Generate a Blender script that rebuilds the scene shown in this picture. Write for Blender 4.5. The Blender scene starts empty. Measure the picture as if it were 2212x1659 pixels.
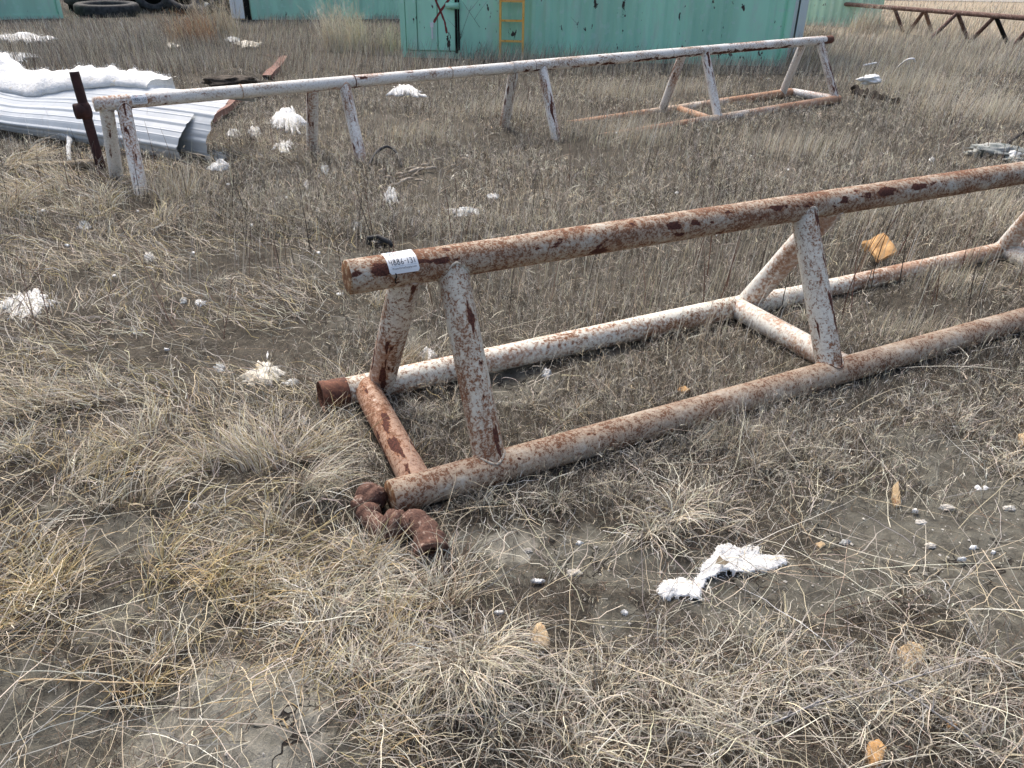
import bpy, bmesh, math, random
import numpy as np
from math import sin, cos, pi, radians
from mathutils import Vector

# ------------------------------------------------------------------ camera, world, sun, exposure
SC = bpy.context.scene
COL = SC.collection
CAMH = 1.52
PITCH = radians(28.4); ROLL = math.atan2(46, 3070); FPX = 1659.0; CX, CY = 1106.0, 829.5
_fw = np.array([0, cos(PITCH), -sin(PITCH)]); _up0 = np.array([0, sin(PITCH), cos(PITCH)]); _rt0 = np.array([1., 0, 0])
_rt = cos(ROLL)*_rt0 + sin(ROLL)*_up0; _up = -sin(ROLL)*_rt0 + cos(ROLL)*_up0
RM = np.array([_rt, _up, _fw])
cam_d = bpy.data.cameras.new("camera"); cam = bpy.data.objects.new("camera", cam_d); COL.objects.link(cam)
cam_d.sensor_fit = 'HORIZONTAL'; cam_d.sensor_width = 36; cam_d.lens = 36*FPX/2212
cam_d.clip_start = 0.05; cam_d.clip_end = 2000
from mathutils import Matrix
cam.matrix_world = Matrix(((_rt[0], _up[0], -_fw[0], 0), (_rt[1], _up[1], -_fw[1], 0), (_rt[2], _up[2], -_fw[2], CAMH), (0, 0, 0, 1)))
SC.camera = cam
SUN_EL, SUN_AZ = radians(56), radians(-25)      # azimuth measured from +Y (view direction) towards +X
world = bpy.data.worlds.new("World"); SC.world = world; world.use_nodes = True
wn = world.node_tree; bg = wn.nodes["Background"]
sky = wn.nodes.new("ShaderNodeTexSky"); sky.sky_type = 'NISHITA'; sky.sun_disc = False
sky.sun_elevation = SUN_EL; sky.sun_rotation = SUN_AZ
sky.air_density = 1.0; sky.dust_density = 6.0; sky.ozone_density = .4
wn.links.new(sky.outputs[0], bg.inputs[0]); bg.inputs[1].default_value = 0.135
sd = bpy.data.lights.new("sun", 'SUN'); sun = bpy.data.objects.new("sun", sd); COL.objects.link(sun)
sd.energy = 1.25; sd.angle = radians(22); sd.color = (1.0, 0.96, 0.90)
sdir = Vector((sin(SUN_AZ)*cos(SUN_EL), cos(SUN_AZ)*cos(SUN_EL), sin(SUN_EL)))
sun.rotation_euler = sdir.to_track_quat('Z', 'Y').to_euler(); sun.location = (0, 0, 12)
SC.view_settings.view_transform = 'Standard'; SC.view_settings.look = 'None'
SC.view_settings.gamma = 1; SC.view_settings.exposure = 0.93
SC.render.engine = 'CYCLES'
SC.cycles.max_bounces = 5; SC.cycles.diffuse_bounces = 3; SC.cycles.transmission_bounces = 2

def ray(x, y):
    return RM.T @ np.array([(x-CX)/FPX, -(y-CY)/FPX, 1.0])
def at(x, y, z=0.0):                              # a pixel of the photograph (2212 wide) to the point at height z
    d = ray(x, y); t = (z-CAMH)/d[2]
    return np.array([0, 0, CAMH]) + d*t
def atv(X, Y, z=0.0):
    d = np.stack([(X-CX)/FPX, -(Y-CY)/FPX, np.ones_like(X)], -1) @ RM
    t = (z-CAMH)/d[:, 2]
    return d*t[:, None] + np.array([0, 0, CAMH])
def projv(P):
    q = (P-np.array([0, 0, CAMH])) @ RM.T
    return CX+FPX*q[:, 0]/q[:, 2], CY-FPX*q[:, 1]/q[:, 2], q[:, 2]

# ------------------------------------------------------------------ noise and ground height
def _h(ix, iy, iz, s):
    v = np.sin(ix*127.1+iy*311.7+iz*74.7+s*53.3)*43758.5453
    return v-np.floor(v)
def vn2(x, y, s=0.):
    ix, iy = np.floor(x), np.floor(y); fx, fy = x-ix, y-iy
    fx = fx*fx*(3-2*fx); fy = fy*fy*(3-2*fy)
    a = _h(ix, iy, 0, s); b = _h(ix+1, iy, 0, s); c = _h(ix, iy+1, 0, s); d = _h(ix+1, iy+1, 0, s)
    return (a*(1-fx)+b*fx)*(1-fy)+(c*(1-fx)+d*fx)*fy
def vn3(p, s=0.):
    x, y, z = p[:, 0], p[:, 1], p[:, 2]
    ix, iy, iz = np.floor(x), np.floor(y), np.floor(z); fx, fy, fz = x-ix, y-iy, z-iz
    fx = fx*fx*(3-2*fx); fy = fy*fy*(3-2*fy); fz = fz*fz*(3-2*fz); r = 0
    for dx, wx in ((0, 1-fx), (1, fx)):
        for dy, wy in ((0, 1-fy), (1, fy)):
            for dz, wz in ((0, 1-fz), (1, fz)):
                r = r+_h(ix+dx, iy+dy, iz+dz, s)*wx*wy*wz
    return r
def fb2(x, y, o=4, s=0.):
    r = 0; a = .5; t = 0
    for i in range(o):
        r = r+a*vn2(x*2**i, y*2**i, s+i*7); t += a; a *= .5
    return r/t
def gh(x, y):
    x = np.asarray(x, float); y = np.asarray(y, float)
    d = np.hypot(x, y)
    z = (fb2(x*1.1, y*1.1, 2, 3)-.5)*.045
    z = z+(fb2(x*7, y*7, 3, 11)-.5)*.028*np.clip(1.5-d/8, .25, 1)
    z = z+.09*np.exp(-(((x+2.4)/1.6)**2+((y-6.6)/1.0)**2))          # raised where the far rack sinks in
    z = z+.07*np.exp(-(((x+.4)/1.6)**2+((y-8.6)/.8)**2))
    for P, r, hh in MOUNDS: z = z+hh*np.exp(-((x-P[0])**2+(y-P[1])**2)/r**2)
    return z
MOUNDS = [(at(560, 1580), .17, .06), (at(455, 1500), .1, .03), (at(1000, 1500), .13, .05), (at(1460, 1130), .15, .04), (at(505, 178), .45, .20),
          (at(120, 1640), .2, -.05), (at(250, 1540), .12, -.03), (at(900, 640), .3, .03), (at(2150, 335), .45, .05), (at(1890, 225), .45, .06)]
def ghs(x, y): return float(gh(np.array([x]), np.array([y]))[0])
def gp(px, py):                                   # ground point under a pixel
    p = at(px, py)
    for i in range(3): p = at(px, py, ghs(p[0], p[1]))
    return p

# ------------------------------------------------------------------ mesh helpers
def tag(o, label=None, cat=None, group=None, kind=None):
    if label: o['label'] = label
    if cat: o['category'] = cat
    if group: o['group'] = group
    if kind: o['kind'] = kind
    return o
def thing(name, loc=(0, 0, 0), label=None, cat=None, group=None):
    o = bpy.data.objects.new(name, None); o.empty_display_size = .1; COL.objects.link(o); o.location = loc
    return tag(o, label, cat, group)
def link(name, me, parent=None):
    o = bpy.data.objects.new(name, me); COL.objects.link(o)
    if parent is not None:
        o.parent = parent
        m = Matrix.Identity(4); q = parent
        while q is not None: m = q.matrix_parent_inverse @ Matrix.Translation(q.location) @ m; q = q.parent
        o.matrix_parent_inverse = m.inverted()
    return o
def quadmesh(name, V, Fq, mat, smooth=True, attrs=None, color=None):
    me = bpy.data.meshes.new(name); nF = len(Fq); k = Fq.shape[1]
    me.vertices.add(len(V)); me.vertices.foreach_set("co", np.ascontiguousarray(V, dtype=np.float32).ravel())
    me.loops.add(nF*k); me.loops.foreach_set("vertex_index", np.ascontiguousarray(Fq, dtype=np.int32).ravel())
    me.polygons.add(nF); me.polygons.foreach_set("loop_start", np.arange(nF, dtype=np.int32)*k)
    me.polygons.foreach_set("use_smooth", np.full(nF, smooth, dtype=bool))
    me.update(calc_edges=True)
    if attrs:
        for an, av in attrs.items():
            a = me.attributes.new(an, 'FLOAT_VECTOR', 'POINT'); a.data.foreach_set("vector", np.ascontiguousarray(av, dtype=np.float32).ravel())
    if color is not None:
        a = me.attributes.new("col", 'FLOAT_COLOR', 'POINT')
        c = np.ones((len(V), 4), np.float32); c[:, :3] = color; a.data.foreach_set("color", c.ravel())
    me.materials.append(mat)
    return me
class MB:                                          # collects vertices and faces of one mesh
    def __init__(s): s.v = []; s.f = []; s.a = []; s.n = 0
    def add(s, V, F, A=None):
        V = np.asarray(V, float); s.v.append(V); s.f += [tuple(int(i)+s.n for i in f) for f in F]
        s.a.append(np.asarray(A if A is not None else V, float)); s.n += len(V)
    def build(s, name, mat, parent=None, smooth=True):
        V = np.concatenate(s.v); me = bpy.data.meshes.new(name); me.from_pydata(V.tolist(), [], s.f)
        a = me.attributes.new("pl", 'FLOAT_VECTOR', 'POINT'); a.data.foreach_set("vector", np.concatenate(s.a).astype(np.float32).ravel())
        if smooth: me.polygons.foreach_set("use_smooth", np.ones(len(me.polygons), dtype=bool))
        me.materials.append(mat); me.update()
        return link(name, me, parent)
    def box(s, c, d, rot=None):
        c = np.array(c, float); d = np.array(d, float)/2
        P = np.array([[i, j, k] for i in (-1, 1) for j in (-1, 1) for k in (-1, 1)], float)*d
        if rot is not None: P = P @ np.array(rot).T
        s.add(P+c, [(0, 1, 3, 2), (4, 6, 7, 5), (0, 4, 5, 1), (2, 3, 7, 6), (0, 2, 6, 4), (1, 5, 7, 3)])
    def tube(s, pts, rad, n=16, cap=True, lump=0., ls=30., seed=0, recess=0., hole=None, off=0.):
        pts = np.array(pts, float); m = len(pts); rad = np.full(m, rad) if np.isscalar(rad) else np.array(rad, float)
        T = np.gradient(pts, axis=0); T /= np.linalg.norm(T, axis=1)[:, None]
        up = np.array([0, 0, 1.]) if abs(T[0][2]) < .9 else np.array([0, 1., 0])
        V = []; A = []; t = off
        for i in range(m):
            if i: t += np.linalg.norm(pts[i]-pts[i-1])
            a = np.cross(up, T[i]); a /= np.linalg.norm(a); b = np.cross(T[i], a)
            ph = np.arange(n)*2*pi/n
            ring = np.outer(np.cos(ph), a)+np.outer(np.sin(ph), b)
            V.append(pts[i]+ring*rad[i]); A.append(np.stack([np.cos(ph)*rad[i], np.sin(ph)*rad[i], np.full(n, t)], -1))
        V = np.concatenate(V); A = np.concatenate(A)
        if lump:
            ctr = np.repeat(pts, n, 0); d = V-ctr
            k = 1+lump*(vn3(V*ls+50, seed)-.5)*2
            V = ctr+d*k[:, None]
        F = []
        for i in range(m-1):
            for j in range(n):
                if hole and hole(i, j): continue
                F.append((i*n+j, i*n+(j+1) % n, (i+1)*n+(j+1) % n, (i+1)*n+j))
        s.add(V, F, A)
        if cap:
            base = s.n-m*n
            for e, sg in ((0, 1), (m-1, -1)):
                idx = list(range(base+e*n, base+e*n+n)); ctr = pts[e]+T[e]*recess*sg
                if recess:
                    ring = V[e*n:e*n+n]; inn = pts[e]+(ring-pts[e])*.86; inn2 = inn+T[e]*recess*sg
                    W = np.concatenate([inn, inn2, [ctr]]); b0 = s.n; AA = np.tile(A[e*n], (len(W), 1))+W-W[0]
                    s.add(W, [], AA)
                    for j in range(n):
                        k = (j+1) % n
                        fs = [(idx[j], idx[k], b0+k, b0+j), (b0+j, b0+k, b0+n+k, b0+n+j), (b0+n+j, b0+n+k, b0+2*n)]
                        s.f += [f if e else f[::-1] for f in fs]
                else: s.f.append(tuple(idx[::-1]) if e == 0 else tuple(idx))

# ------------------------------------------------------------------ materials
def newmat(name):
    m = bpy.data.materials.new(name); m.use_nodes = True; nt = m.node_tree
    return m, nt, nt.nodes["Principled BSDF"]
def N(nt, t, **kw):
    n = nt.nodes.new(t)
    for k, v in kw.items():
        if k in n.inputs.keys() if hasattr(n.inputs, 'keys') else False: n.inputs[k].default_value = v
        else: setattr(n, k, v)
    return n
def noise(nt, vec, sc, det=4, rough=.55, dist=0.):
    n = nt.nodes.new("ShaderNodeTexNoise"); n.inputs["Scale"].default_value = sc; n.inputs["Detail"].default_value = det
    n.inputs["Roughness"].default_value = rough; n.inputs["Distortion"].default_value = dist
    if vec is not None: nt.links.new(vec, n.inputs["Vector"])
    return n.outputs["Fac"]
def ramp(nt, fac, lo, hi, smooth=True):
    n = nt.nodes.new("ShaderNodeMapRange"); n.interpolation_type = 'SMOOTHSTEP' if smooth else 'LINEAR'
    n.inputs["From Min"].default_value = lo; n.inputs["From Max"].default_value = hi; nt.links.new(fac, n.inputs["Value"]); return n.outputs["Result"]
def math_(nt, op, a, b=None):
    n = nt.nodes.new("ShaderNodeMath"); n.operation = op
    for i, v in enumerate((a, b)):
        if v is None: continue
        if isinstance(v, (int, float)): n.inputs[i].default_value = v
        else: nt.links.new(v, n.inputs[i])
    return n.outputs[0]
def mix(nt, fac, a, b):
    n = nt.nodes.new("ShaderNodeMix"); n.data_type = 'RGBA'
    if isinstance(fac, (int, float)): n.inputs[0].default_value = fac
    else: nt.links.new(fac, n.inputs[0])
    for s, v in ((6, a), (7, b)):
        if isinstance(v, tuple): n.inputs[s].default_value = (*v, 1)
        else: nt.links.new(v, n.inputs[s])
    return n.outputs[2]
def attr(nt, name):
    n = nt.nodes.new("ShaderNodeAttribute"); n.attribute_name = name; return n
def vscale(nt, v, s):
    n = nt.nodes.new("ShaderNodeVectorMath"); n.operation = 'MULTIPLY'; nt.links.new(v, n.inputs[0]); n.inputs[1].default_value = s; return n.outputs[0]
def vadd(nt, v, s):
    n = nt.nodes.new("ShaderNodeVectorMath"); n.operation = 'ADD'; nt.links.new(v, n.inputs[0]); n.inputs[1].default_value = s; return n.outputs[0]
def bump(nt, bs, h, st=.4, dist=.004):
    b = nt.nodes.new("ShaderNodeBump"); b.inputs["Strength"].default_value = st; b.inputs["Distance"].default_value = dist
    nt.links.new(h, b.inputs["Height"]); nt.links.new(b.outputs[0], bs.inputs["Normal"])
_pm = {}
def pipe_mat(speck=.5, tan=.4, dark=.5, orange=.3, seed=0., paint=(.60, .60, .56), stretch=.35, streak=None):
    """old white paint on steel pipe: freckles of rust, tan staining, big dark flaked patches; 0..1 amounts
    streak = (angle round the pipe in degrees, half width, strength): a band of flaked paint along the pipe"""
    key = (speck, tan, dark, orange, seed, paint, stretch, streak)
    if key in _pm: return _pm[key]
    m, nt, bs = newmat("rusty_painted_pipe"); a = attr(nt, "pl").outputs["Vector"]
    v = vadd(nt, a, (seed*3.7, seed*1.3, seed*2.1)); vs = vscale(nt, v, (1, 1, stretch))
    big = noise(nt, vs, 9, 5, .6); med = noise(nt, v, 60, 5, .7); fine = noise(nt, v, 150, 4, .75); flake = noise(nt, vs, 24, 6, .62, .3); low = noise(nt, vs, 4, 2)
    M = lambda x, y: math_(nt, 'MULTIPLY', x, y)
    Ad = lambda x, y: math_(nt, 'ADD', x, y)
    tanm = ramp(nt, Ad(M(big, .6), M(med, .4)), .64-.34*tan, .74-.24*tan)
    tanc = mix(nt, ramp(nt, fine, .35, .65), (.33, .22, .14), (.56, .44, .31))
    c = mix(nt, M(tanm, .8), paint, tanc)
    c = mix(nt, M(ramp(nt, noise(nt, v, 70, 4), .48, .62), .5), c, mix(nt, .5, c, (.30, .25, .20)))
    om = ramp(nt, Ad(M(low, .6), M(med, .4)), .66-.30*orange, .74-.26*orange)
    rustc = mix(nt, ramp(nt, fine, .38, .62), (.085, .040, .028), (.25, .125, .072))
    c = mix(nt, M(om, .75), c, mix(nt, ramp(nt, fine, .38, .62), (.25, .095, .04), (.46, .25, .13)))
    s1 = Ad(M(fine, .48), Ad(M(med, .34), M(big, .23)))
    sm = ramp(nt, s1, .66-.21*speck, .69-.21*speck)
    c = mix(nt, sm, c, rustc)
    dk = Ad(M(flake, .75), M(low, .25))
    if streak:
        sx = nt.nodes.new("ShaderNodeSeparateXYZ"); nt.links.new(a, sx.inputs[0]); an = radians(streak[0])
        dot = Ad(M(sx.outputs[0], cos(an)/.0555), M(sx.outputs[1], sin(an)/.0555))
        bnd = ramp(nt, dot, cos(streak[1]*1.5), cos(streak[1]*.4))
        dk = Ad(dk, M(M(bnd, ramp(nt, noise(nt, vs, 7, 2), .36, .5)), .16*streak[2]))
    dm = ramp(nt, dk, .70-.22*dark, .712-.22*dark)
    c = mix(nt, dm, c, mix(nt, ramp(nt, fine, .4, .65), (.05, .022, .018), (.13, .05, .034)))
    edge = M(ramp(nt, dk, .675-.22*dark, .70-.22*dark), math_(nt, 'SUBTRACT', 1., dm))
    c = mix(nt, M(edge, .6), c, (.30, .13, .06))
    nt.links.new(c, bs.inputs["Base Color"])
    bs.inputs["Specular IOR Level"].default_value = .18
    r = Ad(M(math_(nt, 'MAXIMUM', sm, dm), .25), .62); nt.links.new(r, bs.inputs["Roughness"])
    hgt = math_(nt, 'SUBTRACT', M(fine, .5), M(math_(nt, 'MAXIMUM', sm, dm), .6))
    bump(nt, bs, hgt, .7, .003); _pm[key] = m
    return m
def rough_mat(name, c1, c2, sc=20, rough=.85, bst=.5, bd=.004, c3=None, sc3=60, attrname="pl", t3=(.55, .62), spec=.3, trans=0.):
    m, nt, bs = newmat(name); a = attr(nt, attrname).outputs["Vector"]
    n1 = noise(nt, a, sc, 6, .62); c = mix(nt, ramp(nt, n1, .35, .65), c1, c2)
    if c3: c = mix(nt, ramp(nt, noise(nt, a, sc3, 5, .65), *t3), c, c3)
    nt.links.new(c, bs.inputs["Base Color"]); bs.inputs["Roughness"].default_value = rough; bs.inputs["Specular IOR Level"].default_value = spec
    bump(nt, bs, noise(nt, a, sc*3, 5, .65), bst, bd)
    return m
M_rust = rough_mat("rust", (.06, .028, .022), (.16, .07, .045), 25, .85, .6, .004, (.26, .12, .07), 70)
M_fitting = rough_mat("fitting_rust", (.075, .038, .030), (.17, .095, .07), 34, .9, 1., .008, (.34, .25, .20), 50, t3=(.57, .64))
M_cap = rough_mat("end_cap_rust", (.13, .06, .03), (.26, .13, .06), 40, .9, .8, .004, (.42, .33, .22), 60, t3=(.54, .62))
M_darkpost = rough_mat("dark_rust_post", (.030, .014, .014), (.055, .024, .022), 18, .8, .5, .004)
M_beam = rough_mat("beam_rust", (.17, .09, .07), (.26, .15, .12), 12, .9, .5, .004, (.12, .05, .035), 30)
M_bluefluff = rough_mat("grey_insulation", (.40, .43, .44), (.60, .62, .62), 30, 1., 1., .01)
M_fluff = rough_mat("white_insulation", (.72, .73, .72), (.84, .85, .84), 14, 1., 1., .012, (.74, .66, .50), 9, t3=(.6, .75))
M_cream = rough_mat("cream_insulation", (.62, .58, .48), (.76, .74, .68), 20, 1., 1., .01, (.50, .40, .22), 14, t3=(.55, .68))
M_foam = rough_mat("orange_foam", (.42, .24, .10), (.55, .34, .155), 18, .9, .7, .005, (.30, .15, .05), 30, t3=(.6, .7))
M_palefoam = rough_mat("pale_foam", (.42, .31, .18), (.55, .43, .28), 25, .9, .8, .006, (.26, .15, .07), 35, t3=(.56, .66))
M_bone = rough_mat("weathered_wood_chips", (.30, .25, .19), (.52, .47, .40), 40, .9, .8, .004, (.16, .08, .04), 20, t3=(.52, .62))
M_rubber = rough_mat("black_rubber", (.012, .013, .014), (.035, .038, .042), 14, .6, .5, .004)
M_tyre = rough_mat("tyre_rubber", (.018, .020, .023), (.05, .055, .06), 9, .75, .4, .006)
M_stone = rough_mat("grey_stone", (.20, .22, .21), (.34, .35, .33), 9, .9, .8, .01, (.10, .13, .12), 20)
M_pebble = rough_mat("pale_pebble", (.35, .33, .29), (.62, .60, .55), 30, .85, .4, .003)
M_bark = rough_mat("dark_bark", (.020, .016, .014), (.06, .05, .042), 25, .9, 1., .01)
M_dirt = rough_mat("rotten_dirt", (.05, .042, .034), (.12, .10, .08), 16, .95, 1., .02, (.03, .025, .02), 40)
M_twig = rough_mat("dark_twig", (.045, .028, .022), (.10, .06, .045), 60, .85, .4, .002)
M_greybranch = rough_mat("grey_branch", (.26, .24, .22), (.42, .41, .40), 60, .85, .5, .002)
M_straw = rough_mat("straw_stem", (.36, .27, .16), (.52, .42, .28), 60, .8, .4, .002)
M_log = rough_mat("weathered_board", (.16, .13, .09), (.28, .24, .17), 20, .9, .8, .005)
M_yellow = rough_mat("yellow_paint", (.80, .44, .09), (.88, .54, .16), 8, .55, .2, .002, (.14, .07, .03), 22, t3=(.62, .66))
M_whitemetal = rough_mat("white_paint_metal", (.74, .75, .76), (.80, .81, .82), 3, .45, .15, .002, (.40, .36, .30), 12, t3=(.68, .76))
M_black = rough_mat("black_and_painted_shade", (.008, .008, .008), (.015, .014, .013), 3, .9, .2, .002)  # black parts; also paints in the shade of the lean-to and container gap
M_ink = newmat("dark_ink")[0]; M_ink.node_tree.nodes["Principled BSDF"].inputs["Base Color"].default_value = (.03, .04, .06, 1)
M_inkb = newmat("blue_ink")[0]; M_inkb.node_tree.nodes["Principled BSDF"].inputs["Base Color"].default_value = (.10, .22, .38, 1)
M_inkr = newmat("red_ink")[0]; M_inkr.node_tree.nodes["Principled BSDF"].inputs["Base Color"].default_value = (.60, .16, .14, 1)
M_tag = newmat("label_paper")[0]; _b = M_tag.node_tree.nodes["Principled BSDF"]; _b.inputs["Base Color"].default_value = (.74, .77, .79, 1); _b.inputs["Roughness"].default_value = .5
M_redpaint = rough_mat("red_spray_paint", (.17, .03, .03), (.25, .05, .045), 20, .6, .1, .001)

def siding_mat():
    m, nt, bs = newmat("white_siding"); a = attr(nt, "pl").outputs["Vector"]
    n = noise(nt, a, 3, 4); c = mix(nt, ramp(nt, n, .35, .7), (.44, .485, .515), (.52, .56, .585))
    c = mix(nt, math_(nt, 'MULTIPLY', ramp(nt, noise(nt, vscale(nt, a, (1, .12, 1)), 14, 4), .52, .75), .35), c, (.42, .42, .42))
    nt.links.new(c, bs.inputs["Base Color"]); bs.inputs["Roughness"].default_value = .38
    bump(nt, bs, noise(nt, a, 2.5, 2), .35, .02)
    return m
M_siding = siding_mat()
def container_mat(seed=0., rust=.5, base=(.35, .68, .51)):
    m, nt, bs = newmat("green_container_paint"); a = vadd(nt, attr(nt, "pl").outputs["Vector"], (seed, seed*2, 0))
    vz = vscale(nt, a, (1, 1, .25))
    c = mix(nt, ramp(nt, noise(nt, vz, 1.8, 4), .35, .65), base, tuple(v*1.22 for v in base))
    c = mix(nt, math_(nt, 'MULTIPLY', ramp(nt, noise(nt, vz, 5, 5), .5, .72), .45), c, (.50, .62, .54))
    c = mix(nt, math_(nt, 'MULTIPLY', ramp(nt, noise(nt, a, 9, 3, .4), .62, .64), .45), c, (.50, .74, .64))
    vr = vscale(nt, a, (1, 1, .45))
    r1 = ramp(nt, math_(nt, 'ADD', math_(nt, 'MULTIPLY', noise(nt, vr, 9, 5, .6), .75), math_(nt, 'MULTIPLY', noise(nt, a, 2, 2), .25)), .675-.1*rust, .685-.1*rust)
    c = mix(nt, r1, c, (.035, .022, .018))
    nt.links.new(c, bs.inputs["Base Color"]); bs.inputs["Roughness"].default_value = .55
    bump(nt, bs, noise(nt, a, 30, 3), .2, .003)
    return m
M_cont = container_mat(0, .55); M_cont2 = container_mat(4.4, .25, (.36, .62, .48)); M_cont3 = container_mat(8.1, .5, (.40, .60, .45))

def blade_mat():
    m, nt, bs = newmat("dry_grass_blade"); a = attr(nt, "col").outputs["Color"]
    bs.inputs["Roughness"].default_value = .7; bs.inputs["Specular IOR Level"].default_value = .25
    nt.links.new(a, bs.inputs["Base Color"])
    tr = nt.nodes.new("ShaderNodeBsdfTranslucent"); nt.links.new(a, tr.inputs[0])
    mx = nt.nodes.new("ShaderNodeMixShader"); mx.inputs[0].default_value = .15
    nt.links.new(bs.outputs[0], mx.inputs[1]); nt.links.new(tr.outputs[0], mx.inputs[2])
    nt.links.new(mx.outputs[0], nt.nodes["Material Output"].inputs[0])
    return m
M_blade = blade_mat()

def ground_mat():
    m, nt, bs = newmat("clay_ground"); g = nt.nodes.new("ShaderNodeNewGeometry"); p = g.outputs["Position"]
    bare = attr(nt, "bare").outputs["Vector"]
    sx = nt.nodes.new("ShaderNodeSeparateXYZ"); nt.links.new(bare, sx.inputs[0])
    n1 = noise(nt, p, 2.2, 6, .6); n2 = noise(nt, p, 18, 6, .65); n3 = noise(nt, p, 95, 5, .7)
    c = mix(nt, ramp(nt, n1, .35, .65), (.038, .034, .027), (.072, .066, .053))
    c = mix(nt, ramp(nt, n2, .45, .7), c, (.085, .075, .06))
    c = mix(nt, ramp(nt, n3, .52, .72), c, (.17, .145, .11))
    c = mix(nt, ramp(nt, n3, .40, .30), c, (.035, .028, .022))
    clay = mix(nt, ramp(nt, n2, .35, .65), (.085, .080, .066), (.15, .145, .12))
    clay = mix(nt, ramp(nt, n3, .58, .75), clay, (.10, .09, .075))
    c = mix(nt, ramp(nt, math_(nt, 'ADD', sx.outputs[0], math_(nt, 'MULTIPLY', math_(nt, 'SUBTRACT', n2, .5), .8)), .35, .65), c, clay)
    lc = mix(nt, ramp(nt, n2, .35, .62), (.16, .155, .13), (.26, .25, .21)); c = mix(nt, ramp(nt, math_(nt, 'ADD', sx.outputs[2], math_(nt, 'MULTIPLY', math_(nt, 'SUBTRACT', n2, .5), .9)), .4, .6), c, lc)
    # cracks in the dried clay
    vo = nt.nodes.new("ShaderNodeTexVoronoi"); vo.feature = 'DISTANCE_TO_EDGE'; vo.inputs["Scale"].default_value = 9
    wv = nt.nodes.new("ShaderNodeVectorMath"); wv.operation = 'ADD'; nt.links.new(p, wv.inputs[0])
    nz = nt.nodes.new("ShaderNodeTexNoise"); nz.inputs["Scale"].default_value = 14; nt.links.new(p, nz.inputs["Vector"])
    nt.links.new(vscale(nt, nz.outputs["Color"], (.12, .12, .12)), wv.inputs[1]); nt.links.new(wv.outputs[0], vo.inputs["Vector"])
    cr = math_(nt, 'MULTIPLY', ramp(nt, vo.outputs["Distance"], .022, .006), ramp(nt, noise(nt, p, 3.3, 3), .50, .60))
    cr = math_(nt, 'MULTIPLY', cr, ramp(nt, sx.outputs[0], .1, .5))
    c = mix(nt, cr, c, (.03, .026, .022))
    # field beyond: paler straw soil with distance from the yard
    c = mix(nt, sx.outputs[1], c, mix(nt, n1, (.27, .225, .165), (.36, .30, .22)))
    nt.links.new(c, bs.inputs["Base Color"]); bs.inputs["Roughness"].default_value = .95; bs.inputs["Specular IOR Level"].default_value = .15
    h = math_(nt, 'SUBTRACT', math_(nt, 'ADD', math_(nt, 'MULTIPLY', n2, .7), math_(nt, 'MULTIPLY', n3, .35)), math_(nt, 'MULTIPLY', cr, .8))
    bump(nt, bs, h, .9, .02)
    return m

# ------------------------------------------------------------------ ground
BARE = [((560, 1565), .21, 1.1), ((440, 1500), .10, 1.), ((330, 1590), .12, .9), ((640, 1640), .16, 1.), ((1130, 1190), .17, .9), ((1290, 1200), .16, .9), ((1010, 1165), .07, .8), ((2060, 1180), .30, 1.1), ((1900, 1150), .24, 1.),
        ((2180, 1300), .28, 1.), ((1560, 1290), .20, .8), ((1390, 1235), .13, .9), ((1100, 825), .24, .9), ((880, 720), .2, .6), ((1300, 760), .2, .6), ((60, 1610), .22, .9), ((420, 1330), .10, .7), ((1740, 1280), .16, .9),
        ((2010, 985), .24, .9), ((2200, 1120), .26, 1.), ((30, 1480), .14, .8), ((250, 1160), .14, .7), ((1830, 1260), .14, .9), ((330, 1180), .1, .6), ((280, 1320), .12, .7), ((200, 1370), .1, .6), ((1560, 870), .2, .5), ((1330, 1340), .1, .7), ((2200, 1560), .16, .6),
        ((1500, 640), .3, .5), ((700, 560), .4, .5), ((1250, 430), .5, .45), ((600, 420), .4, .6), ((1000, 330), .5, .45), ((1950, 700), .3, .5), ((760, 700), .2, .6), ((520, 1130), .12, .5), ((120, 1100), .12, .5)]
BARE = [(gp(*c), r, s) for c, r, s in BARE]
def bare(x, y):
    b = np.zeros_like(x)
    for P, r, s in BARE: b = np.maximum(b, s*np.exp(-(((x-P[0])**2+(y-P[1])**2)/r**2)**1.3))
    return np.clip(b*(.65+.7*fb2(x*9, y*9, 3, 21)), 0, 1)
LUMP = [(gp(560, 1555), .17), (gp(470, 1490), .09), (gp(1110, 1180), .09), (gp(330, 1600), .08)]
def lump_(x, y): return np.clip(sum(np.exp(-(((x-P[0])**2+(y-P[1])**2)/r_**2)**1.5) for P, r_ in LUMP)*(.6+.8*fb2(x*12, y*12, 3, 71)), 0, 1)
def grow(a, b, step, g, lim):
    out = [a]; s = step
    while out[-1] < b: out.append(out[-1]+s)
    while out[-1] < lim: s *= g; out.append(out[-1]+s)
    return np.array(out)
gx_r = grow(0, 2.6, .02, 1.045, 300); gx = np.concatenate([-gx_r[::-1][:-1], gx_r])
gy = np.concatenate([[-12, -4, -1, 0., .3], grow(.5, 4.4, .018, 1.04, 600)])
GX, GY = np.meshgrid(gx, gy); X, Y = GX.ravel(), GY.ravel()
Z = gh(X, Y)*np.where(np.hypot(X, Y) < 60, 1, 0)
near = np.clip(1.6-np.hypot(X, Y)/4, 0, 1); Z = Z+near*((fb2(X*26, Y*26, 3, 5)-.5)*.012+np.maximum(fb2(X*14, Y*14, 2, 8)-.62, 0)*.05)
nx, ny = len(gx), len(gy); I = np.arange(nx*ny).reshape(ny, nx)
Fq = np.stack([I[:-1, :-1], I[:-1, 1:], I[1:, 1:], I[1:, :-1]], -1).reshape(-1, 4)
fld = np.clip((Y-21-np.maximum(0, 9-X)*1.2)/4, 0, 1)*np.clip((X-6)/3, 0, 1)
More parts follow.
